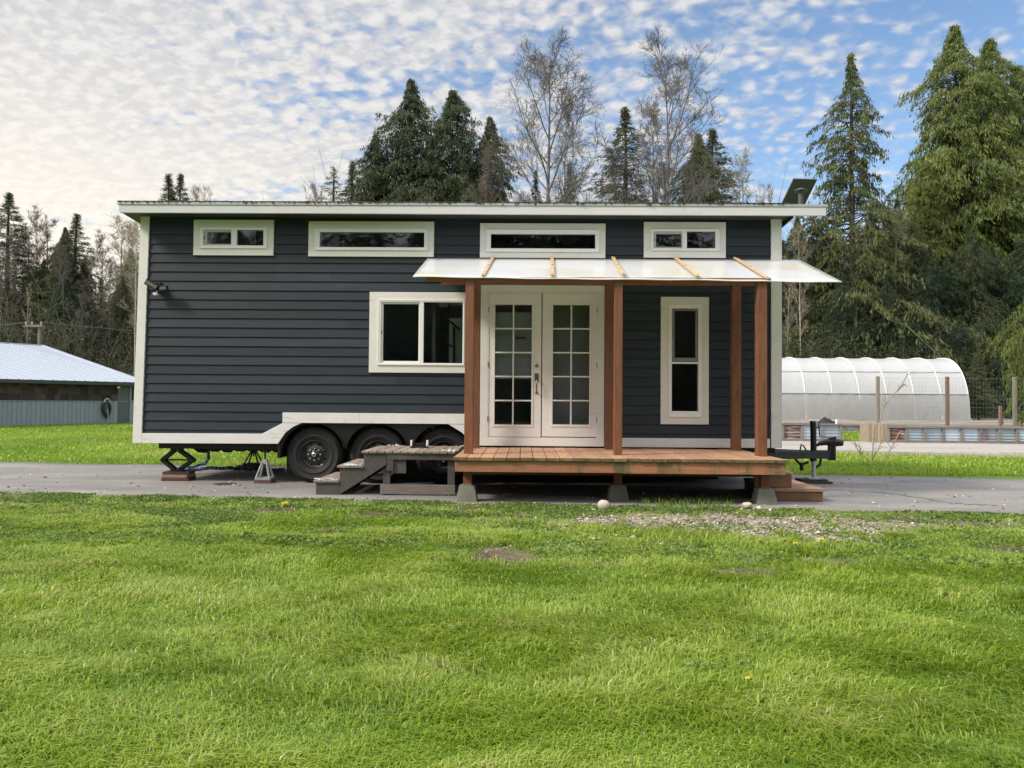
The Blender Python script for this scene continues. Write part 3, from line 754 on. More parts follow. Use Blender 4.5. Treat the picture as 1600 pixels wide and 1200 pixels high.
# ================================================================== PORCH
porch = thing('porch', 'redwood porch deck with double posts and a white sheet awning', 'porch', (1.1, -1.0, 0))
YD = -2.04
DZ = (P(800, 715.5, YD).z+P(1150, 717.5, YD).z)/2
xd0, xd1 = X(708, 715, YD), X(1233, 718, YD)
mb = MB(); n = int(round((xd1-xd0)/.1525)); bw = (xd1-xd0)/n
for i in range(n):
    x = xd0+i*bw; e = rnd.uniform(-.008, .008); dz = rnd.uniform(-.003, .002); mb.rv = rnd.random()
    mb.m = 0; mb.box(x+.004, x+bw-.004, YD+e+.012, -.045, DZ-.038+dz, DZ+dz)
    mb.m = 1; mb.box(x+.0042, x+bw-.0042, YD+e, YD+e+.0119, DZ-.0378+dz, DZ-.0003+dz)
mb.build('decking', ['deck_wood', 'deck_end_moss'], porch, bevel=.003)
rzt, rzb = DZ-.040, (Z(800, 737, YD+.03)+Z(1150, 742, YD+.03))/2
mb = MB(); sx = X(974, 740, YD)
mb.box(xd0+.02, sx-.001, YD+.03, YD+.068, rzb, rzt, r=.3); mb.box(sx+.001, xd1-.03, YD+.03, YD+.068, rzb-.004, rzt, r=.75)
mb.box(xd1-.0685, xd1-.0305, YD+.0685, -.1, rzb, rzt); mb.box(xd0+.0205, xd0+.058, YD+.0685, -.1, rzb, rzt)
mb.build('rim_board', 'rim_wood', porch, bevel=.003)
mb = MB()
for x in np.arange(xd0+.4, xd1-.1, .4): mb.box(x-.019, x+.019, YD+.069, -.1, rzb+.005, rzt-.001)
mb.box(xd0+.06, xd1-.07, -1.25, -1.15, rzb-.10, rzb+.004); mb.box(xd0+.06, xd1-.07, -.42, -.32, rzb-.14, rzb+.004)
mb.build('deck_joists', 'beam_wood', porch)
YP, YR = -1.42, -.30
post_spec = [(732.3, 13.5, 704, YP), (742.5, 13, 699, YR), (951.5, 13.2, 698, YR), (965, 12.6, 707, YP), (1149.5, 13.6, 703, YR), (1189, 15, 712, YP)]
AW = {}
zbm = {YP: Z(900, 434, YP), YR: 0}
zbm[YR] = zbm[YP]+.13
for u, wpx, v, y in post_spec:
    c = P(u, v, y); w = wpx*(y-CAM.y)/F/2
    mb = MB(); mb.rv = rnd.random()
    mb.box(c.x-w, c.x+w, y-w, y+w, DZ-.01, zbm[y]-.055 if y == YP else zbm[y]-.05)
    mb.build('post', 'post_wood', porch, bevel=.006)
for u, v, yq in ((731, 745, -1.72), (965, 748, -1.45), (1194, 752, -1.72)):
    c = P(u, v, yq); mb = MB(); mb.rv = rnd.random(); mb.box(c.x-.05, c.x+.05, yq-.05, yq+.05, .19, rzb+.003); mb.build('foot_post', 'beam_wood', porch, bevel=.004)
# awning
mb = MB(); bz = zbm[YP]
xa0, xa1 = X(668, 436, YP), X(1203, 440, YP)
mb.box(xa0, xa1, YP-.045, YP+.045, bz-.054, bz+.0)
mb.box(X(690, 420, YR), X(1180, 425, YR), YR-.04, YR+.04, zbm[YR]-.049, zbm[YR])
ZA = (Z(700, 404, -.06)+Z(1200, 405.5, -.06))/2-.012; YA = -1.52
ZAF = (P(700, 433, YA).z+P(1250, 437, YA).z)/2-.01
for u, ub in ((667, 686), (860, 863), (974, 962), (1080, 1058), (1196, 1150)):
    a = P(u, 434, YA); b = P(ub, 404, -.06); mb.bar((a.x, YA+.1, ZAF+.004), (b.x, -.08, ZA-.022), .045, .035)
mb.box(X(686, 404, -.05), X(1180, 405, -.05), -.06, -.018, ZA-.10, ZA-.014)
aw = mb.build('awning_frame', 'beam_wood', porch)
mb = MB()
A = [P(668, 403.5, -.05), P(1250, 406, -.05), P(1316, 440, YA), P(645, 432, YA)]
nx, ny = 60, 10; th = Vector((0, 0, .010)); vs = []
for j in range(ny+1):
    for i in range(nx+1):
        s, t = i/nx, j/ny
        p = A[0].lerp(A[1], s).lerp(A[3].lerp(A[2], s), t); p = p+Vector((0, 0, .003*math.sin(s*40)*t+.003*math.sin(s*11+1)*t))
        vs.append(p)
n1 = len(vs); vs = vs+[p-th for p in vs]; fs = []
def ix(i, j): return j*(nx+1)+i
for j in range(ny):
    for i in range(nx):
        fs.append((ix(i, j), ix(i, j+1), ix(i+1, j+1), ix(i+1, j))); fs.append((n1+ix(i, j), n1+ix(i+1, j), n1+ix(i+1, j+1), n1+ix(i, j+1)))
for i in range(nx): fs.append((ix(i, ny), n1+ix(i, ny), n1+ix(i+1, ny), ix(i+1, ny))); fs.append((ix(i, 0), ix(i+1, 0), n1+ix(i+1, 0), n1+ix(i, 0)))
for j in range(ny): fs.append((ix(0, j), n1+ix(0, j), n1+ix(0, j+1), ix(0, j+1))); fs.append((ix(nx, j), ix(nx, j+1), n1+ix(nx, j+1), n1+ix(nx, j)))
mb.add(vs, fs, smooth=True)
pan = mb.build('awning_panel', 'polycarbonate', porch)
for (u0, v0), (u1, v1) in (((770.5, 402.5), (754.5, 431.5)), ((862.5, 402.5), (863, 431.5)), ((957.5, 402.5), (974.5, 430.5)), ((1055, 403), (1091, 433)), ((1148, 403.5), (1201.5, 436.5))):
    a, b = P(u0, v0, -.06), P(u1, v1, YA); o = Vector((0, 0, .009)); mb = MB(); mb.rv = rnd.random()
    mb.bar(a+o, b+o, .042, .016); mb.m = 1
    d = b-a
    for t in (.05, .5, .97): mb.lathe([(0, .012), (.008, .011), (.009, .0)], a+d*t+o*1.6, axis='Z', n=8)
    mb.build('batten', ['fresh_pine', 'black_metal'], porch)

# ================================================================== PIERS, STEPS AND SMALL THINGS BY THE HOUSE
def pier(c, h, w0, w1, label):
    t = None; mb = MB(); b = w0/2; a = w1/2
    mb.hexa([(c.x-b, c.y-b, -.02), (c.x+b, c.y-b, -.02), (c.x+b, c.y+b, -.02), (c.x-b, c.y+b, -.02)], [(c.x-a, c.y-a, h), (c.x+a, c.y-a, h), (c.x+a, c.y+a, h), (c.x-a, c.y+a, h)])
    mb.box(c.x-.06, c.x+.06, c.y-.06, c.y+.06, h+.001, h+.012)
    o = mb.build('pier_block', 'concrete', origin=(c.x, c.y, 0), bevel=.01)
    return tag(o, label, 'pier block', 'concrete pier blocks under the porch')
for u, v, lab in ((730, 776, 'pale concrete pier block under the left end of the porch beside the grey steps'), (965, 781, 'shaded concrete pier block under the middle of the porch behind the round white rock'),
                  (1194, 786, 'concrete pier block under the right end of the porch by the brown box steps')):
    yp_ = -1.45 if 900 < u < 1000 else -1.72; c = P(u, v, yp_); pier(Vector((c.x, yp_, 0)), .185, .255, .18, lab)

st = thing('steps', 'worn grey painted wooden steps with a landing, climbing to the left end of the porch', 'steps', (-1.7, -.7, 0))
YS, YE = -1.27, -.12
xs = [X(493.5, 772, YS), X(530.5, 745, YS), X(568.5, 720, YS), X(604, 700, YS), X(712, 712, YS)]
h1, h2, h3 = Z(510, 750.5, YS), Z(548, 727.5, YS), Z(640, 705, YS)
mb = MB()
so = [(xs[0], -.0), (xs[0]+.31, 0), (xs[3], h3-.17), (xs[3], h3-.03), (xs[2], h3-.03), (xs[2], h2-.03), (xs[1], h2-.03), (xs[1], h1-.03), (xs[0], h1-.03)]
for y in (YS, YE-.05):
    mb = MB()
    mb.rv = .4
    mb.prism([(xs[0], 0), (xs[1], 0), (xs[1], h1-.03), (xs[0], h1-.03)], y, y+.04)
    zc = lambda x: max(0, (x-(xs[0]+.31))/(xs[3]-xs[0]-.31)*(h3-.17))
    mb.prism([(xs[1], zc(xs[1])), (xs[2], zc(xs[2])), (xs[2], h2-.03), (xs[1], h2-.03)], y, y+.04)
    mb.prism([(xs[2], zc(xs[2])), (xs[3], zc(xs[3])), (xs[3], h3-.03), (xs[2], h3-.03)], y, y+.04)
    mb.build('stringer', 'grey_step_paint', st, bevel=.003)
for x0, x1, h in ((xs[0], xs[1], h1), (xs[1], xs[2], h2)):
    mb = MB(); nb = 2; w = (x1-x0+.03)/nb
    for i in range(nb):
        mb.rv = rnd.random(); mb.m = 0; mb.box(x0-.03+i*w, x0-.03+(i+1)*w-.006, YS-.012, YE, h-.029, h); mb.m = 1; mb.box(x0-.0295+i*w, x0-.0305+(i+1)*w-.006, YS-.022, YS-.0125, h-.028, h-.001)
    mb.build('tread', ['worn_tread', 'tread_edge'], st, bevel=.004)
for x, za, zc_ in ((xs[0], 0, h1-.03), (xs[1], h1+.002, h2-.03), (xs[2], h2+.002, h3-.03)):
    mb = MB(); mb.box(x+.002, x+.022, YS+.0405, YE-.051, za, zc_); mb.build('riser', 'grey_step_paint', st)
mb = MB(); x = xs[2]-.03; nb = 12; w = (xs[4]-.0-x)/nb
for i in range(nb):
    mb.rv = rnd.random(); e = rnd.uniform(-.006, .012)
    mb.m = 0; mb.box(x+i*w, x+(i+1)*w-.007, YS-.014+e, YE+.04, h3-.0295, h3+rnd.uniform(-.003, .003)); mb.m = 1; mb.box(x+i*w+.001, x+(i+1)*w-.008, YS-.024+e, YS-.0145+e, h3-.029, h3-.002)
mb.build('landing', ['worn_tread', 'tread_edge'], st, bevel=.004)
mb = MB()
zb1, zb2 = h3-.031, Z(640, 718.5, YS)
mb.box(xs[3]+.001, xs[4]-.01, YS+.002, YS+.04, zb2, zb1, r=.5); mb.build('landing_frame', 'grey_step_paint', st, bevel=.003); mb = MB(); mb.box(xs[3]+.001, xs[4]-.01, YE-.05, YE-.01, zb2, zb1, r=.6); mb.build('landing_frame', 'grey_step_paint', st, bevel=.003); mb = MB()
mb.box(xs[3]+.0015, X(614.5, 730, YS), YS+.004, YS+.038, Z(610, 736, YS), zb2-.001, r=.3); mb.box(X(615, 730, YS), X(634, 730, YS), YS+.03, YS+.06, Z(620, 740, YS), zb2-.001, r=.8)
mb.build('landing_frame', 'grey_step_paint', st, bevel=.003)
for u in (604, 705):
    for y in (YS+.045, YE-.1):
        c = P(u, 740, y); mb = MB(); mb.rv = rnd.random(); mb.box(c.x-.045, c.x+.045, y, y+.05, 0, zb2 if u > 700 else zb2-.1); mb.build('leg', 'grey_step_paint', st, bevel=.003)
mb = MB(); a = P(594, 757, YS); b = P(711, 768, YS)
mb.box(a.x, b.x, YS-.002, YS+.03, .012, a.z, r=.3); mb.build('base_rail', 'old_timber', st, bevel=.004)
mb = MB()                                      # flaked paint and scraps lying on the edges of the treads
for (u, v, n_) in ((597, 697, 5), (713, 696, 6), (708, 701, 12), (505, 747, 18), (517, 748, 8), (548, 726, 22), (556, 722, 10), (700, 702, 6)):
    for i in range(n_):
        p = P(u+rnd.gauss(0, 5), v, YS+.1); h = h1 if v > 740 else (h2 if v > 715 else h3); s = rnd.uniform(.008, .02)
        q = Vector((p.x, rnd.uniform(YS-.01, YS+.16) if v > 700 else YE-.05+rnd.uniform(-.05, .05), h+s*.5)); d = Vector((rnd.uniform(-1, 1), rnd.uniform(-1, 1), rnd.uniform(0, .6))).normalized()*s
        mb.bar(q-d, q+d, s*1.2, s*.5)
kind(mb.build('paint_flakes', 'weathered_white', st), 'stuff')

bs = thing('boot_scraper', 'black boot scraper with two white brush posts on the landing of the grey steps', 'boot scraper', (X(655, 694, -.55), -.55, h3))
a, b = P(642, 695, -.55), P(669, 695, -.55); zB = h3+.004
mb = MB(); mb.box(a.x, b.x, -.62, -.48, zB, zB+.02); mb.box(a.x+.02, b.x-.02, -.56, -.55, zB+.0205, zB+.06); mb.build('base', 'black_metal', bs, bevel=.003)
for x in (a.x+.01, b.x-.01):
    mb = MB(); mb.box(x-.012, x+.012, -.59, -.51, zB+.0205, zB+.10); mb.build('brush', 'vinyl', bs, bevel=.004)

bx = thing('box_steps', 'brown wooden box steps of two treads at the right end of the porch', 'steps', (3.3, -1.2, 0))
ys0, ys1 = -1.52, -.2
x0, x1 = X(1212, 775, ys0), X(1286, 775, ys0); zt1 = Z(1250, 763, ys0)
x2 = X(1238, 745, ys0); zt2 = Z(1225, 738, ys0)
mb = MB(); mb.box(x0, x1, ys0, ys0+.04, .0, zt1-.04, r=.4); mb.box(x1-.04, x1-.001, ys0+.0405, ys1, 0, zt1-.04, r=.6); mb.box(x0-.0, x0+.04, ys0+.0405, ys1, 0, zt1-.04)
mb.build('lower_frame', 'step_wood', bx, bevel=.004)
mb = MB()
for i in range(9):
    y = ys0-.015+i*(ys1-ys0)/9; mb.rv = rnd.random(); mb.box(x0-.02, x1+.015, y, y+(ys1-ys0)/9-.006, zt1-.0395, zt1)
mb.build('tread', 'step_tread', bx, bevel=.003)
mb = MB(); mb.box(x0-.25, x2, ys0+.02, ys0+.06, zt1+.001, zt2-.03, r=.7); mb.box(x2-.04, x2-.001, ys0+.0605, ys1, zt1+.001, zt2-.03, r=.2); mb.build('upper_frame', 'step_wood', bx, bevel=.004)
mb = MB(); mb.box(x0-.25, x2+.015, ys0+.005, ys1, zt2-.0295, zt2); mb.build('tread', 'step_tread', bx, bevel=.003)

# scissor jack on blocks
YJ = .12
cj = G(281, 750); YJ = max(cj.y, -.05)
def pj(u, v): return P(u, v, YJ)
sj = thing('scissor_jack', 'black scissor jack propping up the left end of the trailer', 'jack', (pj(280, 735).x, YJ, .13))
ytop = zt_-.088
mb = MB(); t0 = Vector((pj(277, 701).x, YJ, ytop-.03)); bt = Vector((pj(277, 735).x, YJ, .150)); lf, rt_ = pj(254.5, 718.5), pj(302, 720)
lf.z = rt_.z = (t0.z+bt.z)/2
for p, q in ((t0+Vector((-.03, 0, 0)), lf), (t0+Vector((.03, 0, 0)), rt_), (bt+Vector((-.03, 0, 0)), lf), (bt+Vector((.03, 0, 0)), rt_)):
    for dy in (-.04, .04): mb.bar(p+Vector((0, dy, 0)), q+Vector((0, dy, 0)), .012, .05, up=(0, 0, 1))
    mb.bar(p.lerp(q, .3)+Vector((0, -.0, 0)), q.lerp(p, .12), .08, .012)
mb.build('arms', 'black_metal', sj)
mb = MB(); mb.box(t0.x-.08, t0.x+.08, YJ-.05, YJ+.05, ytop-.03, ytop-.002); mb.build('head_plate', 'black_metal', sj, bevel=.003)
mb = MB(); mb.box(bt.x-.09, bt.x+.09, YJ-.06, YJ+.06, .131, .15); mb.build('base_plate', 'black_metal', sj, bevel=.003)
mb = MB(); mb.tube([lf+Vector((-.03, 0, 0)), rt_+Vector((.03, 0, 0))], .012, n=8)
for p in (lf, rt_): mb.lathe([(0, -.06), (.022, -.06), (.022, .06), (0, .06)], p, n=10)
mb.build('screw', 'dark_steel', sj)
def wood_block(c, sx, sy, z0, z1, m, lab, rz=0, grp=None):
    mb = MB(); mb.rv = rnd.random(); mb.box(-sx/2, sx/2, -sy/2, sy/2, 0, z1-z0); o = mb.build('wood_block', m, bevel=.005); o.location = (c.x, c.y, z0); o.rotation_euler = (0, 0, rz)
    return tag(o, lab, 'wood block', grp)
cb = pj(279.5, 750)
gb = 'timber blocks under the jacks'
wood_block(cb, .39, .30, 0, .045, 'brown_block', 'bottom brown timber block of the stack under the scissor jack', .04, gb)
wood_block(cb, .37, .28, .046, .088, 'red_board', 'pale reddish board in the middle of the stack under the scissor jack', -.05, gb)
wood_block(cb+Vector((-.01, .02, 0)), .38, .26, .089, .130, 'brown_block', 'top brown timber block directly under the scissor jack', .09, gb)
# jack stands
def jack_stand(c, z0, h, m, lab, s=1.0):
    t = thing('jack_stand', lab, 'jack stand', (c.x, c.y, z0), 'jack stands under the trailer')
    b = .105*s; zt2_ = z0+h*.62
    mb = MB()
    for sx in (-1, 1):
        for sy in (-1, 1): mb.bar((c.x+sx*b, c.y+sy*b, z0+.004), (c.x+sx*.028, c.y+sy*.028, zt2_), .022, .022)
    ring_ = [(c.x-b, c.y-b), (c.x+b, c.y-b), (c.x+b, c.y+b), (c.x-b, c.y+b)]
    for i in range(4): mb.bar((*ring_[i], z0+.016), (*ring_[(i+1) % 4], z0+.016), .02, .03)
    mb.box(c.x-.036, c.x+.036, c.y-.036, c.y+.036, zt2_-.03, zt2_+.035); mb.build('base', m, t)
    mb = MB(); mb.tube([(c.x, c.y, zt2_-.1), (c.x, c.y, z0+h)], .014, n=8); mb.box(c.x-.035, c.x+.035, c.y-.03, c.y+.03, z0+h, z0+h+.014); mb.build('post', 'dark_steel', t)
cs = G(410, 755)
jack_stand(Vector((cs.x, cs.y+.1, 0)), .048, zt_-.09-.065, 'galvanised', 'pale metal jack stand on a small brown block in front of the first wheel', .95)
wood_block(Vector((cs.x, cs.y+.1, 0)), .24, .23, 0, .047, 'brown_block', 'small brown timber block under the pale jack stand', .03, gb)
cs2 = Vector((P(396, 730, 2.4).x, 2.4, 0))
jack_stand(cs2, .052, zt_-.09-.07, 'black_metal', 'black jack stand on a dark plank beneath the far side of the trailer', 1.25)
wood_block(cs2, .5, .3, 0, .051, 'dark_timber', 'dark plank under the black jack stand at the far side of the trailer', 0, gb)
ct = P(1271.5, 746, YT-.08)
wood_block(Vector((b_x := ct.x, YT-.08, 0)), .47, .28, 0, .03, 'dark_timber', 'wide dark board lying under the foot of the tongue jack', -.06, gb)
wood_block(Vector((b_x-.03, YT-.06, 0)), .40, .24, .0305, .0615, 'dark_timber', 'upper dark board right under the foot of the tongue jack', .04, gb)
# blue and white hose on the ground behind the scissor jack
mb = MB(); YH = 1.3
hp = [P(325, 704, 1.2), P(326, 716, 1.2), P(320, 724, YH), P(300, 730, YH-.1), P(275, 733, YH-.2), P(282, 737, YH-.3), P(305, 733, YH-.1), P(345, 731, YH), P(370, 732, YH+.1), P(385, 733, YH+.2), P(400, 733.5, YH+.3), P(420, 734, YH+.5), P(450, 735, YH+.5)]
hp = [Vector((p.x, p.y, max(p.z, .03))) for p in hp]
fine = []
for i in range(len(hp)-1):
    for k in range(6): fine.append(hp[i].lerp(hp[i+1], k/6)+Vector((0, 0, .008*math.sin(i*6+k))))
mb.tube(fine, .028, n=8)
tag(mb.build('water_hose', 'blue_hose', origin=hp[4]), 'blue and white braided hose trailing under the house', 'hose')

# rocks
def rock(u, v, r, lab, seed, sq=(1, .9, .85), m='boulder', name='rock'):
    c = G(u, v); R2 = random.Random(seed); mb = MB()
    n, k = 14, 9; vs = []; fs = []
    f = [R2.uniform(-.12, .12) for _ in range(12)]
    for i in range(k+1):
        th = PI*i/k
        for j in range(n):
            ph = 2*PI*j/n
            rr = r*(1+f[0]*math.sin(2*ph+f[1]*20)*math.sin(th)+f[2]*math.cos(3*th+f[3]*20)+f[4]*math.sin(3*ph+2*th))
            vs.append((c.x+rr*math.sin(th)*math.cos(ph)*sq[0], c.y+rr*math.sin(th)*math.sin(ph)*sq[1], r*sq[2]*.92+rr*math.cos(th)*sq[2]))
    for i in range(k):
        for j in range(n): fs.append((i*n+j, (i+1)*n+j, (i+1)*n+(j+1) % n, i*n+(j+1) % n))
    mb.add(vs, fs, smooth=True)
    return tag(mb.build(name, m, origin=(c.x, c.y, 0)), lab, 'rock')
rock(943, 797, .068, 'round white rock lying before the middle pier block', 3)
rock(1168, 794, .055, 'low pale wedge shaped stone beside the right hand pier block', 8, (1.2, .8, .62))
rock(928, 799, .024, 'small white stone just left of the round white rock', 12, (1.2, .9, .6))
# ================================================================== TERRAIN
def sstep(x, a, b):
    t = np.clip((np.asarray(x, dtype=float)-a)/(b-a), 0, 1); return t*t*(3-2*t)
def gz(x, y):
    """height of the ground sheet"""
    x = np.asarray(x, dtype=float); y = np.asarray(y, dtype=float)
    z = -.006-.16*sstep(-y, 3.2, 9.5)
    z = z+.35*sstep(y, 16, 30)*sstep(x, 0, 7)
    und = (fbm(x*.9, y*.9, 5, 3)-.5)*.07*sstep(-y, 3.0, 5.0) + (fbm(x*.15, y*.15, 9, 3)-.5)*.25*sstep(y, 8, 20)*(1-sstep(x, -2, 6))
    return z+und
EA, EB = (-6.5, -1.36), (5.5, -2.46)           # near edge of the driveway
def edge_y(x):
    x = np.asarray(x, dtype=float)
    return EA[1]+(EB[1]-EA[1])*(x-EA[0])/(EB[0]-EA[0])+(fbm(x*1.7, x*0+3.3, 21, 3)-.5)*.22
f0, f1 = G(0, 722), G(1600, 748)
def far_y(x):
    x = np.asarray(x, dtype=float)
    return f0.y+(f1.y-f0.y)*(x-f0.x)/(f1.x-f0.x)+(fbm(x*1.1, x*0+8.3, 33, 3)-.5)*.3
def blob(x, y, u, v, rx, ry, seed=1):
    c = G(u, v); d = np.sqrt(((x-c.x)/rx)**2+((y-c.y)/ry)**2)
    return np.clip(1.35-d-(fbm(x*5, y*5, seed, 3)-.5)*1.1, 0, 1)
def gravel_mask(x, y):
    m = .9*blob(x, y, 1120, 814, 2.1, .55, 3); m = np.maximum(m, .9*blob(x, y, 1230, 826, 1.1, .75, 4)); m = np.maximum(m, .6*blob(x, y, 930, 806, 1.2, .36, 6)); m = np.maximum(m, .35*blob(x, y, 1040, 850, 1.5, .7, 8))
    return np.clip(m*1.25, 0, 1)
DIRT = [(778, 862, .30, .30), (512, 826, .16, .14), (272, 808, .26, .12), (1285, 868, .34, .17), (1568, 855, .34, .22), (1158, 884, .32, .14), (880, 826, .2, .15), (945, 874, .12, .1), (610, 806, .3, .12), (240, 770, 1.2, .10), (1450, 818, 1.2, .3), (40, 778, .5, .1), (1520, 806, .6, .12)]
def dirt_mask(x, y):
    m = 0*x
    for i, d in enumerate(DIRT): m = np.maximum(m, blob(x, y, d[0], d[1], d[2], d[3], 40+i))
    de = EA[1]+(EB[1]-EA[1])*(x-EA[0])/(EB[0]-EA[0])-y
    n_ = fbm(x*1.9, y*3.6, 203, 4)*np.clip(1.25-np.abs(de-.75)/1.6, 0, 1)*(de > -.3)
    m = np.maximum(m, np.clip((n_-.53)*7, 0, .8))
    return np.clip(m*1.3, 0, 1)

def axis(vals):
    out = []
    for a, b, s in vals: out += list(np.arange(a, b, s))
    return np.array(out+[vals[-1][1]])
gx = axis([(-900, -100, 100), (-100, -30, 10), (-30, -9, 1.5), (-9, 9, .09), (9, 40, 1.5), (40, 100, 10), (100, 900, 100)])
gy = axis([(-300, -40, 40), (-40, -12, 2), (-12, -8.5, .25), (-8.5, -1.0, .08), (-1, 6, .5), (6, 45, 1.2), (45, 120, 8), (120, 1200, 120)])
XX, YY = np.meshgrid(gx, gy)
ZZ = gz(XX, YY)
V = np.stack([XX.ravel(), YY.ravel(), ZZ.ravel()], 1)
nx_, ny_ = len(gx), len(gy)
I = np.arange(nx_*ny_).reshape(ny_, nx_)
Q = np.stack([I[:-1, :-1].ravel(), I[:-1, 1:].ravel(), I[1:, 1:].ravel(), I[1:, :-1].ravel()], 1)
me = np_mesh('lawn', V, Q, mats=[], smooth=True)
for nm, arr in (('gravel', gravel_mask(XX, YY)), ('dirt', dirt_mask(XX, YY))):
    a = me.attributes.new(nm, 'FLOAT', 'POINT'); a.data.foreach_set('value', arr.ravel().astype(np.float32))
def ground_material():
    m = bpy.data.materials.new('lawn_ground'); m.use_nodes = True
    N = m.node_tree.nodes; L = m.node_tree.links; b = N['Principled BSDF']; b.inputs['Roughness'].default_value = .9; b.inputs['Specular IOR Level'].default_value = .2
    tc = N.new('ShaderNodeTexCoord')
    def noise(s, d=6, st=(1, 1, 1)):
        mp = N.new('ShaderNodeMapping'); mp.inputs['Scale'].default_value = st; L.new(tc.outputs['Object'], mp.inputs[0])
        n = N.new('ShaderNodeTexNoise'); n.inputs['Scale'].default_value = s; n.inputs['Detail'].default_value = d; n.inputs['Roughness'].default_value = .65; L.new(mp.outputs[0], n.inputs['Vector']); return n.outputs['Fac']
    def ramp(f, st):
        r = N.new('ShaderNodeValToRGB'); e = r.color_ramp.elements; e[0].position = st[0][0]; e[0].color = (*st[0][1], 1); e[1].position = st[-1][0]; e[1].color = (*st[-1][1], 1)
        for p, c in st[1:-1]: k = e.new(p); k.color = (*c, 1)
        L.new(f, r.inputs[0]); return r.outputs[0]
    def mix(f, a, c):
        x = N.new('ShaderNodeMix'); x.data_type = 'RGBA'; L.new(f, x.inputs[0]); L.new(a, x.inputs[6]); L.new(c, x.inputs[7]); return x.outputs[2]
    grass = mix(noise(.35, 4), ramp(noise(14, 8, (1, .7, 1)), [(.3, (.05, .10, .013)), (.55, (.10, .185, .02)), (.75, (.17, .25, .035))]), ramp(noise(9, 8), [(.3, (.06, .12, .013)), (.6, (.13, .215, .022)), (.8, (.20, .26, .05))]))
    dirt = ramp(noise(22, 8), [(.3, (.045, .032, .022)), (.55, (.11, .08, .058)), (.75, (.19, .145, .11))])
    grav = ramp(noise(30, 8), [(.3, (.17, .14, .11)), (.5, (.33, .285, .23)), (.72, (.50, .455, .38))])
    def att(n):
        a = N.new('ShaderNodeAttribute'); a.attribute_name = n; return a.outputs['Fac']
    c = mix(att('gravel'), mix(att('dirt'), grass, dirt), grav)
    L.new(c, b.inputs['Base Color'])
    bp = N.new('ShaderNodeBump'); bp.inputs['Strength'].default_value = .6; bp.inputs['Distance'].default_value = .03
    L.new(noise(25, 6), bp.inputs['Height']); L.new(bp.outputs[0], b.inputs['Normal'])
    return m
me.materials.append(ground_material())
lawn = bpy.data.objects.new('lawn', me); COL.objects.link(lawn); kind(lawn, 'structure')

mat('asphalt', (.165, .158, .154), rough=.85, var=.30, scale=55, bump=.35, bscale=160, c2=(.26, .24, .225), c2scale=.9, c2lo=.40, c2hi=.66, c2stretch=(.5, 1.6, 1))
mat('crack_tar', (.035, .034, .034), rough=.8)
mat('path_gravel', (.35, .33, .305), rough=.9, var=.22, scale=6, bump=.4, bscale=40, c2=(.30, .27, .24), c2scale=.5, c2stretch=(.6, 2.5, 1), c2lo=.5, c2hi=.64)
mat('path_curb', (.36, .35, .33), rough=.85, var=.15, scale=4)
xsd = np.concatenate([np.arange(-60, -9, 1.5), np.arange(-9, 9, .08), np.arange(9, 60.1, 1.5)])
ey, fy = edge_y(xsd), far_y(xsd)
K = 8
V = []
for k in range(K+1):
    yy = ey+(fy-ey)*k/K
    V.append(np.stack([xsd, yy, np.full_like(xsd, -.001)], 1))
V.append(np.stack([xsd, ey, np.full_like(xsd, -.04)], 1)); V.append(np.stack([xsd, fy, np.full_like(xsd, -.04)], 1))
V = np.concatenate(V); n = len(xsd); Q = []
for k in range(K):
    i = np.arange(n-1)+k*n; Q.append(np.stack([i, i+1, i+1+n, i+n], 1))
i = np.arange(n-1); Q.append(np.stack([i+(K+1)*n, i+1+(K+1)*n, i+1, i], 1)); Q.append(np.stack([i+K*n, i+1+K*n, i+1+(K+2)*n, i+(K+2)*n], 1))
me = np_mesh('driveway', V, np.concatenate(Q), mats=['asphalt'])
drive = kind(bpy.data.objects.new('driveway', me), 'structure'); COL.objects.link(drive)
mb = MB(); R3 = random.Random(5)
def crack(pts, w=.012):
    pr = None
    for (u0, v0), (u1, v1) in zip(pts[:-1], pts[1:]):
        a, b = G(u0, v0), G(u1, v1); k = 14
        for i in range(k+1):
            p = a.lerp(b, i/k)+Vector((R3.gauss(0, .02), R3.gauss(0, .03), 0)); p.z = .003
            if pr is not None: 
                d = (p-pr); s = Vector((-d.y, d.x, 0)).normalized()*w*R3.uniform(.3, 1); mb.add([pr-s, p-s, p+s, pr+s], [(0, 1, 2, 3)])
            pr = p
crack([(1290, 764), (1400, 772), (1490, 787), (1560, 790)]); crack([(1330, 757), (1420, 752)], .008)
c = G(352, 756); mb.lathe([(.0, 0), (.09, 0.0), (.16, .0)], (c.x, c.y, .002), axis='Z', n=14)
o = mb.build('asphalt_cracks', 'crack_tar'); kind(o, 'structure')
# pale gravel path beyond the drawbar
mb = MB()
pa = [G(1150, 706), G(1300, 707), G(1450, 711), G(1700, 718), G(2300, 735)]; pb = [G(1100, 687), G(1300, 689), G(1450, 691), G(1700, 696), G(2300, 706)]
for i in range(len(pa)-1):
    q = [Vector((p.x, p.y, .002+float(gz(p.x, p.y))+.008)) for p in (pa[i], pa[i+1], pb[i+1], pb[i])]; mb.add(q, [(0, 1, 2, 3)])
kind(mb.build('path', 'path_gravel'), 'structure')
mb = MB()
for i in range(len(pa)-1):
    a, b = pa[i], pa[i+1]; mb.bar((a.x, a.y-.05, .02), (b.x-.01, b.y-.05, .02), .14, .10)
kind(mb.build('path_kerb', 'path_curb'), 'structure')

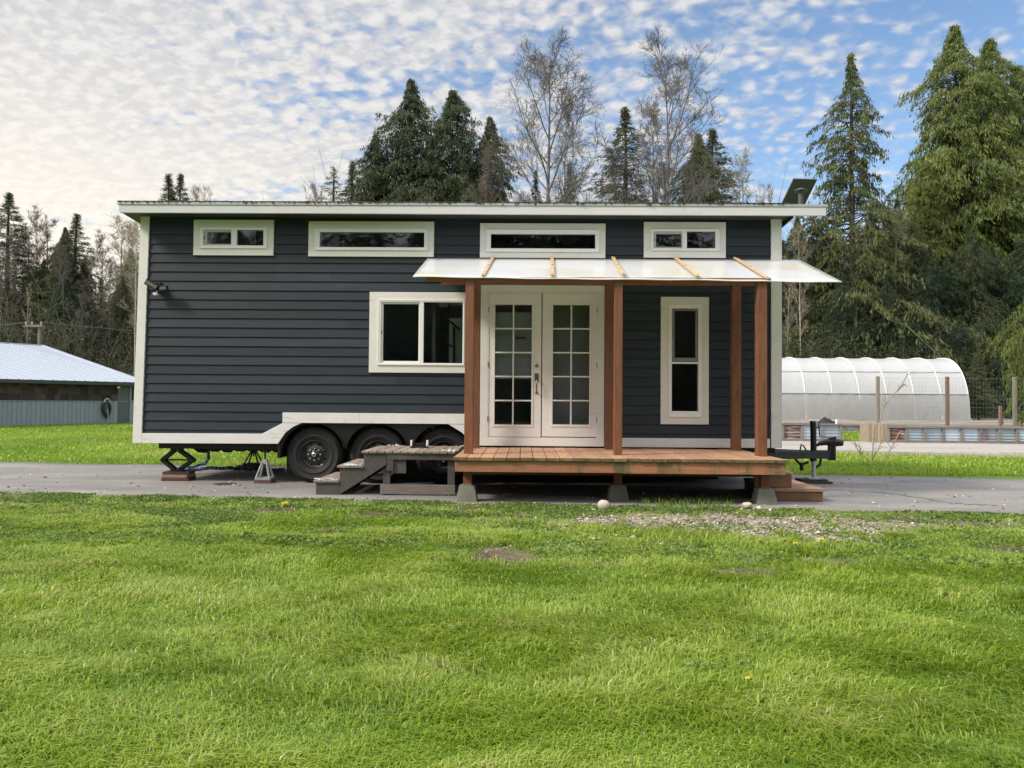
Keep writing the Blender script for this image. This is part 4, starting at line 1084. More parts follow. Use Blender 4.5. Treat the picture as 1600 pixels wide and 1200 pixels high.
mat('yard_soil', (.17, .14, .115), rough=.95, var=.35, scale=4, bump=.4, c2=(.30, .27, .23), c2scale=.6, c2lo=.45, c2hi=.6, c2stretch=(.5, 2, 1))
yx = np.linspace(3.0, 60, 60); yy_ = np.linspace(20, 44, 30); A_, B_ = np.meshgrid(yx, yy_); B_ = B_+(fbm(A_*.6, B_*.3, 17, 3)-.5)*1.2*(B_ < 20.5)
i_ = np.arange(60*30).reshape(30, 60)
me = np_mesh('garden_yard', np.stack([A_.ravel(), B_.ravel(), gz(A_, B_).ravel()+.02], 1), np.stack([i_[:-1, :-1].ravel(), i_[:-1, 1:].ravel(), i_[1:, 1:].ravel(), i_[1:, :-1].ravel()], 1), mats=['yard_soil'], smooth=True)
o = bpy.data.objects.new('garden_yard', me); COL.objects.link(o); kind(o, 'structure')
# ================================================================== GREENHOUSE, BEDS, FENCE
gy0, gR = 31.1, 3.0
gcy = gy0+gR
gzb = .30
cz = Z(1400, 560, gcy)
gx1 = X(1468, 560, gcy)
gx0 = 12.0
gh = thing('greenhouse', 'long white plastic covered hoop greenhouse behind the raised beds', 'greenhouse', ((gx0+gx1)/2, gcy, gzb))
def hoop(x, a, r=1.0):
    """a from 0 (near foot) to pi (far foot)"""
    h = cz-gzb; ca, sa = math.cos(a), math.sin(a)
    e = .80
    return Vector((x, gcy-gR*r*math.copysign(abs(ca)**e, ca), gzb+h*r*abs(sa)**.85))
hx = [gx1-1.47*i for i in range(9)][::-1]
nA = 28
mb = MB(); vs = []; fs = []
xsn = []
for i in range(len(hx)-1):
    for k in range(6): xsn.append((hx[i]+(hx[i+1]-hx[i])*k/6, k/6))
xsn.append((hx[-1], 0))
aL = .36                                       # below this angle the side is a separate roll-up skirt
for x, fr in xsn:
    sag = .012*math.sin(PI*fr)
    for j in range(nA+1):
        a = aL+(PI-aL)*j/nA
        vs.append(hoop(x, a, 1-sag))
for i in range(len(xsn)-1):
    for j in range(nA): fs.append((i*(nA+1)+j, (i+1)*(nA+1)+j, (i+1)*(nA+1)+j+1, i*(nA+1)+j+1))
mb.add(vs, fs, smooth=True)
# right end: film gathered over the last hoop, slightly bulging
ec = Vector((gx1+.25, gcy, gzb)); nE = 6; vs = []; fs = []
for k in range(nE+1):
    s = k/nE
    for j in range(nA+1):
        p = hoop(gx1, PI*j/nA); q = Vector((gx1+.55*math.sin(s*PI/2), gcy+(p.y-gcy)*(1-s), gzb+(p.z-gzb)*(1-s))); vs.append(q)
for k in range(nE):
    for j in range(nA): fs.append((k*(nA+1)+j, (k+1)*(nA+1)+j, (k+1)*(nA+1)+j+1, k*(nA+1)+j+1))
mb.add(vs, fs, smooth=True)
mb.build('film_cover', 'plastic_film', gh)
mb = MB(); vs = []; fs = []
for i, (x, fr) in enumerate(xsn):
    for j in range(5):
        a = .0+(aL)*j/4; p = hoop(x, a); p.y -= .03+.05*math.sin(i*1.9+j)*.5+.04*math.sin(j/4*PI); vs.append(p)
for i in range(len(xsn)-1):
    for j in range(4): fs.append((i*5+j, (i+1)*5+j, (i+1)*5+j+1, i*5+j+1))
mb.add(vs, fs, smooth=True); mb.build('side_skirt', 'plastic_film_loose', gh)
for x in hx:
    mb = MB(); mb.tube([hoop(x, PI*j/24, 1.004) for j in range(25)], .024, n=6); mb.build('hoop', 'pvc_white', gh)
mb = MB()
p = hoop(0, .36); mb.tube([(gx0+.2, p.y-.04, p.z), (gx1, p.y-.04, p.z)], .04, n=6)
p = hoop(0, .80); mb.tube([(gx0+.2, p.y-.01, p.z), (gx1, p.y-.01, p.z)], .018, n=6)
p = hoop(0, 0); mb.box(gx0, gx1+.1, p.y-.06, p.y+.04, gzb-.25, gzb+.12)
mb.build('side_rail', 'galvanised', gh)

def ripple_panel(mb, x0, x1, y, z0, z1, n=22, r=.5):
    vs = []; k = n
    for i in range(k+1):
        z = z0+(z1-z0)*i/k; yy = y-.012*math.sin(i/k*2*PI*4.5)
        vs += [(x0, yy, z), (x1, yy, z)]
    mb.add(vs, [(2*i, 2*i+1, 2*i+3, 2*i+2) for i in range(k)], smooth=True, r=r)
    mb.box(x0, x1, y+.02, y+.03, z0, z1, r=r)
def raised_bed(u0, u1, vt, vb, Y, depth, label, bays, rusty=()):
    x0, x1 = X(u0, vt, Y), X(u1, vt, Y); um = (u0+u1)/2
    zt_b = Z(um, vt, Y); zb_b = float(gz((x0+x1)/2, Y))
    t = thing('raised_bed', label, 'raised bed', ((x0+x1)/2, Y+depth/2, zb_b), 'raised garden beds')
    mb = MB(); w = .09
    for y in (Y, Y+depth-w):
        mb.box(x0, x1, y-.02, y+w+.02, zt_b-.055, zt_b, r=R3.random()); mb.box(x0+w, x1-w, y+.01, y+w-.01, zb_b-.02, zb_b+.09, r=R3.random())
        for i in range(bays+1):
            x = x0+(x1-x0-w)*i/bays; mb.box(x, x+w, y, y+w, zb_b-.02, zt_b-.056, r=R3.random())
    for x in (x0, x1-w): mb.box(x-.02, x+w+.02, Y+w+.021, Y+depth-w-.021, zt_b-.055, zt_b, r=R3.random())
    mb.build('timber_frame', 'bed_timber', t, bevel=.006)
    mb = MB()
    for i in range(bays):
        xa = x0+(x1-x0-w)*i/bays+w; xb_ = x0+(x1-x0-w)*(i+1)/bays; mb.m = 1 if i in rusty else 0
        ripple_panel(mb, xa, xb_, Y+w*.6, zb_b+.05, zt_b-.057, r=R3.random()); ripple_panel(mb, xa, xb_, Y+depth-w*.6, zb_b+.05, zt_b-.057)
    mb.m = 0
    for x in (x0+.04, x1-.05): mb.box(x, x+.01, Y+w, Y+depth-w, zb_b+.05, zt_b-.057)
    mb.build('metal_panel', ['corrugated', 'corrugated_rusty'], t)
    mb = MB(); n = 24; vs = []; m_ = 6
    for i in range(n+1):
        for j in range(m_+1): vs.append((x0+.06+(x1-x0-.12)*i/n, Y+.1+(depth-.2)*j/m_, zt_b-.09+R3.uniform(-.02, .05)))
    mb.add(vs, [(i*(m_+1)+j, (i+1)*(m_+1)+j, (i+1)*(m_+1)+j+1, i*(m_+1)+j+1) for i in range(n) for j in range(m_)], smooth=True); mb.build('soil', 'soil', t)
    return t
raised_bed(1130, 1317, 661.5, 686, 13.7, 1.2, 'raised bed with corrugated panels, one brown, behind the black tongue jack', 6, (3,))
raised_bed(1386, 1680, 667, 690, 13.2, 1.2, 'long raised bed with corrugated panels on the right, nearest the gravel path', 10, (0, 9))
raised_bed(1250, 1440, 664, 677, 20.5, 1.2, 'raised bed farther back, seen through the grassy gap between the front beds', 8)
mb = MB()                                      # crate beside the bed
Yc = 13.3; x0, x1 = X(1357, 675, Yc), X(1385, 675, Yc); zt_c, zg = Z(1370, 662.5, Yc), float(gz(12, Yc))
tc_ = thing('planter_box', 'square wooden planter box of upright boards at the end of the long bed', 'planter', ((x0+x1)/2, Yc+.3, zg))
n = 6
for i in range(n):
    a = x0+(x1-x0)*i/n; mb.box(a+.004, a+(x1-x0)/n-.004, Yc, Yc+.025, zg, zt_c+R3.uniform(-.012, .01), r=R3.random()); mb.box(a+.004, a+(x1-x0)/n-.004, Yc+.6, Yc+.625, zg, zt_c, r=R3.random())
    b = Yc+.03+.565*i/n
    for x in (x0, x1-.025): mb.box(x, x+.025, b, b+.565/n-.006, zg, zt_c, r=R3.random())
mb.build('boards', 'crate_wood', tc_, bevel=.004)
mb = MB(); mb.box(x0+.03, x1-.03, Yc+.03, Yc+.59, zg+.3, zt_c-.05); mb.build('soil', 'soil', tc_)
mb = MB(); c = P(1290, 661, 14.3); vs = []; fs = []; n, k = 18, 6
for i in range(k+1):
    for j in range(n):
        a = 2*PI*j/n; r_ = .36*(1-i/k)*(1+.25*math.sin(3*a+i)+.15*R3.random()); vs.append((c.x+r_*math.cos(a), c.y+r_*.6*math.sin(a), c.z-.06+.24*(i/k)**.8+R3.uniform(-.03, .03)))
for i in range(k):
    for j in range(n): fs.append((i*n+j, i*n+(j+1) % n, (i+1)*n+(j+1) % n, (i+1)*n+j))
mb.add(vs, fs); tag(mb.build('tarp_heap', 'tarp', origin=(c.x, c.y, c.z-.1)), 'crumpled black tarp heaped on the raised bed behind the tongue jack', 'tarp')
mb = MB(); c = P(1307, 662, 13.76); mb.tube([(c.x, 13.76, c.z-.06), (c.x, 13.76, c.z+.10)], .035, n=10); mb.lathe([(.042, 0), (.042, .03), (0, .032)], (c.x, 13.76, c.z+.10), axis='Z', n=10); tag(mb.build('pipe_stub', 'pvc_white', origin=(c.x, 13.76, c.z-.06)), 'short white pipe stub at the end of the bed with the black tarp', 'pipe')

Yf = 17.0
fn = thing('wire_fence', 'tall wire mesh fence on rough wooden posts in front of the greenhouse', 'fence', (16, Yf, 0))
for u, vt, m in ((1371.5, 588, 'fence_wood'), (1480, 588.5, 'fence_wood_brown'), (1585, 589, 'fence_wood'), (1690, 590, 'fence_wood'), (1266, 587, 'fence_wood') if False else (1796, 591, 'fence_wood')):
    a = P(u, vt, Yf); w = 2.3*27.9/1200; g = float(gz(a.x, Yf)); mb = MB(); mb.box(a.x-w, a.x+w, Yf-w, Yf+w, g-.05, a.z, r=R3.random()); mb.build('post', m, fn, bevel=.01)
mb = MB(); xa, xb_ = X(1372, 590, Yf), X(1796, 590, Yf); zt_f = Z(1480, 590, Yf)-.03; g = .05
for i in range(int((xb_-xa)/.12)+1):
    x = xa+i*.12; mb.tube([(x, Yf-.06, g), (x, Yf-.06, zt_f)], .0018, n=3, cap=False)
for i in range(15):
    z = g+(zt_f-g)*i/14; mb.tube([(xa, Yf-.06, z), (xb_, Yf-.06, z)], .0013 if i % 7 else .003, n=3, cap=False)
mb.build('wire_mesh', 'wire', fn)
mb = MB(); a = P(1563, 634, 24); mb.box(a.x-.06, a.x+.06, 24-.06, 24.06, 0, a.z); tag(mb.build('post', 'fence_wood_brown', origin=(a.x, 24, 0), bevel=.01), 'short brown wooden post standing alone behind the wire fence at the right', 'post'); 
bpy.data.objects['post.006' if 'post.006' in bpy.data.objects else 'post'].name
# ================================================================== BARN ON THE LEFT
Bp = P(214, 660, 26.5); Bp.z = float(gz(Bp.x, Bp.y))
Ap = P(0, 667, 21.5)
e = Vector((Ap.x-Bp.x, Ap.y-Bp.y, 0)).normalized(); nrm = Vector((-e.y, e.x, 0))
if nrm.dot(Vector((Bp.x, Bp.y-CAM.y, 0))) < 0: nrm = -nrm      # away from the camera
def on_wall(u, v, off=0.0):
    d = ray(u, v); p0 = Vector((Bp.x, Bp.y, 0))+nrm*off
    t = (p0-CAM).dot(nrm)/d.dot(nrm); p = CAM+d*t; q = p-Vector((Bp.x, Bp.y, 0)); return q.dot(e), p.z
barn = thing('barn', 'low long barn with pale metal roof, brown shingle band and grey wainscot', 'barn', (Bp.x, Bp.y, 0))
B0 = Vector((Bp.x, Bp.y, 0)); UPV = Vector((0, 0, 1))
class LB(MB):
    """collector in barn coordinates: s along the wall (leftwards), d behind it, z up"""
    def w(s, p): return B0+e*p[0]+nrm*p[1]+UPV*p[2]
    def lbox(s, s0, s1, d0, d1, z0, z1, **k):
        return s.hexa([s.w(p) for p in ((s1, d0, z0), (s0, d0, z0), (s0, d1, z0), (s1, d1, z0))], [s.w(p) for p in ((s1, d0, z1), (s0, d0, z1), (s0, d1, z1), (s1, d1, z1))], **k)
SL_, DP = 22.0, 11.0
zeave = (on_wall(212, 601)[1]+on_wall(10, 590)[1])/2
zmid = on_wall(100, 627)[1]
sd0, sd1 = on_wall(200, 640)[0], on_wall(184, 640)[0]
zg = -.2
mb = LB(); mb.lbox(0, sd0-.01, 0, .1, zg, zmid, r=.4)
n = 110
for i in range(n):
    a = sd1+.02+(SL_-sd1)*i/n; mb.rv = R3.random(); mb.lbox(a, a+(SL_-sd1)/n-.012, -.012+R3.uniform(0, .004), .06, zg, zmid)
mb.lbox(sd1+.02, SL_, .061, .1, zg, zmid-.005); mb.lbox(0, SL_, -.035, -.013, zmid+.001, zmid+.03)
mb.lbox(.001, SL_-.001, DP-.1, DP, zg, zeave); mb.lbox(SL_-.1, SL_, .101, DP-.101, zg, zeave); mb.lbox(0, .1, .101, DP-.101, zg, zeave)
mb.build('wainscot', 'barn_wainscot', barn)
mb = LB(); rows = 3
for r_ in range(rows):
    z0_ = zmid+.031+(zeave-zmid-.03)*r_/rows; z1_ = z0_+(zeave-zmid-.03)/rows; a = sd1+.02
    while a < SL_:
        w = R3.uniform(.12, .5); mb.rv = R3.random(); mb.lbox(a, min(a+w-.006, SL_), -.03+R3.uniform(0, .012), .05, z0_+R3.uniform(-.01, .01), z1_); a += w
mb.lbox(sd1+.02, SL_, .051, .1, zmid+.031, zeave, r=.1)
mb.build('shingle_wall', 'barn_shingle', barn)
mb = LB(); mb.lbox(sd0-.008, sd1+.018, -.02, .1, zg, zeave-.02, r=.5); mb.lbox(sd0-.06, sd0-.009, -.04, .1, zg, zeave-.02); mb.build('door', ['barn_door'], barn)
mb = LB(); sw0, sw1 = .12, sd0-.07
mb.lbox(0, sd0-.061, .02, .1, zmid, zeave); mb.build('wall', 'barn_trim', barn)
zw0 = zmid-.1
mb = LB(); mb.lbox(sw0, sw1, -.03, .0, zmid+.0, zmid+.06); mb.lbox(sw0, sw0+.08, -.03, .0, zmid+.061, zeave-.1); mb.lbox(sw1-.08, sw1, -.03, .0, zmid+.061, zeave-.1)
wv = mb.build('window', 'barn_wainscot', barn); mb = LB(); mb.lbox(sw0+.081, sw1-.081, -.01, .0, zmid+.061, zeave-.1); mb.build('pane', 'glass', wv)
# roof: front plane up to the ridge, hip at the right end
ov = .35
zr0 = zeave+.02
ridge_r = P(66, 540, Bp.y+9.5)
rq = ridge_r-B0; rs, rd = rq.dot(e), rq.dot(nrm); rzv = ridge_r.z
mb = LB(); hz = .16
def W(s_, d_, z_): return mb.w((s_, d_, z_))
DPb = rd*2
def roofz(d_): return zr0+(rzv-zr0)*(d_+ov)/(rd+ov)
f = [W(-.25, -ov, zr0), W(SL_+.3, -ov, zr0), W(SL_+.3, rd, rzv), W(rs, rd, rzv)]; bk_ = [W(-.25, DPb+ov, zr0), W(SL_+.3, DPb+ov, zr0)]
th = Vector((0, 0, -.05))
mb.add(f, [(0, 3, 2, 1)]); mb.add([f[0], f[3], bk_[0]], [(0, 2, 1)]); mb.add([bk_[0], bk_[1], f[2], f[3]], [(0, 1, 2, 3)]); mb.add([f[1], bk_[1], f[2]], [(0, 1, 2)])
k = 48
for i in range(k+1):                            # standing ribs of the metal sheets
    s_ = -.1+(SL_+.3)*i/k
    if s_ < rs: t_ = (s_+.25)/(rs+.25)
    else: t_ = 1
    if t_ <= 0.03: continue
    a_, b_ = W(s_, -ov, zr0+.012), W(s_, -ov+(rd+ov)*t_, zr0+(rzv-zr0)*t_+.012); mb.bar(a_, b_, .045, .03)
mb.bar(f[0]+Vector((0, 0, .02)), f[3]+Vector((0, 0, .02)), .2, .04); mb.bar(f[3]+Vector((0, 0, .02)), f[2]+Vector((0, 0, .02)), .25, .05)
mb.build('roof', 'barn_roof', barn)
mb = LB(); mb.lbox(-.25, SL_+.3, -ov-.02, -ov+.03, zr0-hz, zr0-.004); mb.lbox(-.25, SL_, -ov+.031, -.05, zr0-.05, zr0-.03); mb.lbox(-.24, -.2, -ov+.031, DPb, zr0-hz, zr0-.005); mb.build('fascia', 'barn_trim', barn)
s_, z_ = on_wall(183, 605); mb = LB(); c = mb.w((s_, -.12, z_)); mb.lathe([(0, -.09), (.06, -.07), (.085, 0), (.06, .07), (0, .09)], c, n=12); mb.tube([c, mb.w((s_, .0, z_+.05))], .03); mb.build('wall_lamp', 'vinyl', barn)
# hose hung on the wall
s_, z_ = on_wall(165.5, 628, -.1)
hs = thing('garden_hose', 'dark green garden hose coiled on a pale wall reel on the barn', 'hose', tuple(B0+e*s_+nrm*-.1+UPV*z_))
mb = LB()
c = Vector((s_, -.1, z_))
for i in range(10):
    a0 = R3.uniform(0, 6); L_ = R3.uniform(.55, .8); w_ = R3.uniform(.10, .2); dx = R3.uniform(-.04, .04)
    mb.tube([mb.w((s_+dx+w_*math.sin(2*PI*j/20)*(1+.25*math.cos(2*PI*j/20)), -.1-.012*i, z_-.02-L_/2*(1-math.cos(2*PI*j/20)))) for j in range(21)], .02, n=6)
mb.build('coil', 'hose_dark', hs)
mb = LB(); mb.tube([mb.w((s_+.13*math.cos(PI*j/12), -.22, z_-.02+.17*math.sin(PI*j/12))) for j in range(13)], .035, n=8); mb.tube([mb.w((s_-.02, -.24, z_-.35)), mb.w((s_-.06, -.24, -.0))], .022); mb.build('reel', 'galvanised', hs)
# utility pole beyond the barn
Yp = 39.0
pt = P(63, 505, Yp); mb = MB(); g = 0
up_ = thing('utility_pole', 'wooden utility pole with a crossarm and wires rising behind the barn roof', 'utility pole', (pt.x, Yp, 0))
mb.tube([(pt.x, Yp, 0), (pt.x, Yp, pt.z-.2)], .13, n=12); mb.build('pole', 'pole_wood', up_)
mb = MB(); mb.box(pt.x-.85, pt.x+.3, Yp-.25, Yp-.17, pt.z-.27, pt.z-.12); mb.build('crossarm', 'pole_wood', up_)
mb = MB()
for dx in (-.8, -.4, .2): mb = MB(); mb.lathe([(.03, 0), (.07, .05), (.05, .12), (.07, .15), (0, .2)], (pt.x+dx, Yp-.21, pt.z-.12), axis='Z', n=8); mb.build('insulator', 'galvanised', up_)
mb = MB()
def wire(a, b, sag, r=.016):
    a, b = Vector(a), Vector(b); mb.tube([a.lerp(b, t/16)-Vector((0, 0, sag*4*(t/16)*(1-t/16))) for t in range(17)], r, n=4, cap=False)
wire((pt.x-.4, Yp-.21, pt.z+.05), (pt.x-22, Yp-9, pt.z-.5), .9); wire((pt.x+.2, Yp-.21, pt.z+.05), (pt.x+38, Yp+6, pt.z+.4), 1.0); wire((pt.x-.8, Yp-.21, pt.z+.05), (pt.x-22, Yp-8, pt.z-.9), .9)
mb.build('power_line', 'grey_cable', up_)
# ================================================================== TREES
def nrmz(a): return a/np.maximum(np.linalg.norm(a, axis=-1, keepdims=True), 1e-9)
def seg_tubes(p0, p1, r0, r1, n=3):
    d = nrmz(p1-p0); ref = np.where(np.abs(d[:, 2:3]) < .9, np.array([[0, 0, 1.]]), np.array([[1., 0, 0]]))
    u = nrmz(np.cross(d, ref)); w = np.cross(d, u); N_ = len(p0); V = np.zeros((N_, 2*n, 3))
    for j in range(n):
        a = 2*PI*j/n; o = u*math.cos(a)+w*math.sin(a)
        V[:, j] = p0+o*r0[:, None]; V[:, n+j] = p1+o*r1[:, None]
    b = (np.arange(N_)*2*n)[:, None]
    Q = np.concatenate([b+np.array([[j, (j+1) % n, n+(j+1) % n, n+j]]) for j in range(n)])
    return V.reshape(-1, 3), Q
def cards(c, d, l, w, rng):
    """leaf-sized diamonds: centre, direction, length, width"""
    s = nrmz(np.cross(d, rng.normal(size=d.shape))); l = l[:, None]; w = w[:, None]
    V = np.stack([c-d*l*.5, c+s*w*.5+d*l*.05, c+d*l*.5, c-s*w*.5+d*l*.05], 1)
    return V.reshape(-1, 3), np.arange(len(c)*4).reshape(-1, 4)
def trunk_mesh(H, r, rng, wob=.12, name='trunk', mat_='bark_dark', n=8, top=.02):
    k = 12; z = np.linspace(0, H, k+1); x = np.cumsum(rng.normal(0, wob, k+1))*.3; y = np.cumsum(rng.normal(0, wob, k+1))*.3; x -= x[0]; y -= y[0]
    pts = [(x[i], y[i], z[i]) for i in range(k+1)]; rs = [r*(1.35 if i == 0 else 1)*(1-i/k)**.8+top for i in range(k+1)]
    mb = MB(); mb.tube(pts, rs, n=n); o = mb.build(name, mat_); me = o.data; bpy.data.objects.remove(o); return me, np.array(pts)
def conifer(seed, R=3.2, nb=200, lat=9, card=5, pw=.8, z0=.05, rise=.15, droop=.45, hang=.6, cl=.42, cw=.32, irr=.3, H=20.0, low=1.0):
    rng = np.random.default_rng(seed)
    tm, tp = trunk_mesh(H*.985, .018*H*.55, rng, .06)
    t = z0+(1-z0)*((np.arange(nb)+rng.random(nb))/nb)**1.0*.985
    lump = 1+irr*np.sin(t*23+rng.random()*6)*.5
    az = np.arange(nb)*2.39996+rng.normal(0, .4, nb)
    side = 1+irr*.8*np.cos(az-rng.random()*6)*np.sin(t*9+2)
    L = R*np.minimum((1-t)**pw*1.12, low+t*1.2)*rng.uniform(.6, 1.15, nb)*lump*side*np.minimum(1, (1.02-t)*6)+.05
    dh = np.stack([np.cos(az), np.sin(az), 0*az], 1); tx = np.interp(t*H, tp[:, 2], tp[:, 0]); ty = np.interp(t*H, tp[:, 2], tp[:, 1])
    base = np.stack([tx, ty, t*H], 1)
    ri = rise*rng.uniform(.5, 1.5, nb)+.35*t**3; dr = droop*rng.uniform(.7, 1.3, nb)
    def pos(i, s):
        return base[i]+dh[i]*(L[i]*s)[:, None]+np.array([0, 0, 1.])*(L[i]*(ri[i]*s-dr[i]*s*s))[:, None]
    ii = np.arange(nb); ps = [pos(ii, np.full(nb, s)) for s in (0, .33, .66, 1.)]
    p0 = np.concatenate(ps[:-1]); p1 = np.concatenate(ps[1:]); rb = .012+.012*L; r0 = np.concatenate([rb, rb*.7, rb*.4]); r1 = np.concatenate([rb*.7, rb*.4, rb*.15])
    VW, QW = seg_tubes(p0, p1, r0, r1)
    nl = np.maximum(3, (lat*(.35+L/R)).astype(int)); bi = np.repeat(ii, nl); s = rng.uniform(.12, 1.02, len(bi))**.8
    root = pos(bi, s); sg = rng.choice([-1, 1], len(bi)); an = az[bi]+sg*rng.uniform(.3, 1.2, len(bi))
    ld = np.stack([np.cos(an), np.sin(an), rng.normal(-.05, .2, len(bi))], 1)
    ll = (L[bi]*.28*(1.15-s*.75)+.22*np.minimum(1, (1.03-t[bi])*4))*rng.uniform(.6, 1.2, len(bi))
    ci = np.repeat(np.arange(len(bi)), card); k = rng.uniform(.05, 1, len(ci))
    c = root[ci]+ld[ci]*(ll[ci]*k)[:, None]; c[:, 2] -= np.minimum(hang, 1.2)*ll[ci]*k*k*.7; c += rng.normal(0, .06, c.shape)
    d = nrmz(ld[ci]+np.array([0, 0, -1.])*(hang*rng.uniform(.4, 1.8, len(ci)))[:, None]+rng.normal(0, .25, c.shape))
    tb = t[bi][ci]; l = cl*rng.uniform(.6, 1.4, len(ci))*(1-.45*tb**2); w = l*cw*rng.uniform(.7, 1.4, len(ci))
    VL, QL = cards(c, d, l, w, rng)
    br = rng.random(nb); lr = rng.random(len(bi))
    rl = np.clip(.42*br[bi][ci]+.30*lr[ci]+.28*rng.random(len(ci)), 0, 1)
    V = np.concatenate([VW, VL]); Q = np.concatenate([QW, QL+len(VW)])
    cm = np_mesh('crown', V, Q, rq=np.concatenate([np.full(len(QW), .3), rl]), mats=['bark_dark', 'needles_dark'], mq=np.concatenate([np.zeros(len(QW)), np.ones(len(QL))]).astype(np.int32))
    return dict(trunk=tm, crown=cm, H=H, leaf=1, bark='bark_dark')
def bare(seed, H=20.0, R=4.0, nb=26, z0=.35, el=(35, 60), n2=8, n3=6, tw=3, prof=None, bark='bark_grey', twig='twig_grey', catkin=0, rmin=.010, r=.20, stems=1, curve=.25):
    rng = np.random.default_rng(seed)
    prof = prof or (lambda t: .45+.55*np.sin(np.clip(t, 0, 1)*PI*.95+.25))
    P0, P1, R0, R1 = [], [], [], []
    ends = []
    tm, tp = trunk_mesh(H*.96, r, rng, .10, mat_=bark, top=.012)
    def grow(p, d, L, r0, k, upc, lvl):
        """a limb of k pieces; returns its points"""
        pts = [p]; dd = d
        for i in range(k):
            dd = nrmz(dd+np.array([0, 0, upc])/k+rng.normal(0, .10+.05*lvl, 3)); q = pts[-1]+dd*L/k
            a = r0*(1-i/k*.75); b = r0*(1-(i+1)/k*.75); P0.append(pts[-1]); P1.append(q); R0.append(max(a, rmin)); R1.append(max(b, rmin)); pts.append(q)
        return pts, dd
    for i in range(nb):
        t = (i+rng.random())/nb; z = (z0+(1-z0)*t*.97)*H
        if z > H*.955: z = H*.95
        b = np.array([np.interp(z, tp[:, 2], tp[:, 0]), np.interp(z, tp[:, 2], tp[:, 1]), z]); az = i*2.4+rng.normal(0, .5); e_ = rad(rng.uniform(*el)+20*t)
        L = R*float(prof(t))*rng.uniform(.65, 1.15); d = np.array([math.cos(az)*math.cos(e_), math.sin(az)*math.cos(e_), math.sin(e_)])
        rr = r*.42*(1-t*.6)*min(1, L/R+.2)
        pts, dd = grow(b, d, L, rr, 5, curve, 0)
        for j in range(n2):
            s = rng.uniform(.12, 1.0); q = pts[0]; f = s*5; i0 = min(int(f), 4); q = pts[i0]+(pts[i0+1]-pts[i0])*(f-i0); d2 = nrmz(nrmz(pts[i0+1]-pts[i0])+rng.normal(0, .62, 3)+np.array([0, 0, .25]))
            L2 = L*rng.uniform(.22, .5)*(1.15-s*.6); pt2, _ = grow(q, d2, L2, rr*.4*(1.1-s*.6), 3, .15, 1)
            for m in range(n3):
                s3 = rng.uniform(.15, 1.0)*3; i3 = min(int(s3), 2); q3 = pt2[i3]+(pt2[i3+1]-pt2[i3])*(s3-i3); d3 = nrmz(nrmz(pt2[i3+1]-pt2[i3])+rng.normal(0, .6, 3)+np.array([0, 0, .25])); L3 = L2*rng.uniform(.25, .6)+.12
                pt3, _ = grow(q3, d3, L3, rmin*1.3, 2, .1, 2)
                for k in range(tw):
                    q4 = pt3[1]+(pt3[2]-pt3[1])*rng.random(); d4 = nrmz(nrmz(pt3[2]-pt3[1])+rng.normal(0, .7, 3)); l4 = rng.uniform(.12, .35)
                    P0.append(q4); P1.append(q4+d4*l4); R0.append(rmin); R1.append(rmin*.7); ends.append(q4+d4*l4)
    P0, P1, R0, R1 = map(np.array, (P0, P1, R0, R1))
    V, Q = seg_tubes(P0, P1, R0, R1); rq = np.full(len(Q), .5); mq = np.zeros(len(Q), dtype=np.int32)
    if catkin:
        E = np.array(ends); pick = rng.random(len(E)) < catkin; c = E[pick]; d = nrmz(np.array([[0, 0, -1.]])+rng.normal(0, .25, c.shape))
        VL, QL = cards(c+d*.08, d, rng.uniform(.10, .20, len(c)), rng.uniform(.02, .035, len(c)), rng); QL = QL+len(V); V = np.concatenate([V, VL]); Q = np.concatenate([Q, QL]); rq = np.concatenate([rq, rng.random(len(c))]); mq = np.concatenate([mq, np.ones(len(c), dtype=np.int32)])
    cm = np_mesh('crown', V, Q, rq=rq, mats=[twig, twig], mq=mq)
    return dict(trunk=tm, crown=cm, H=float(max(np.percentile(P1[:, 2], 99.9), H)), leaf=None, bark=bark)

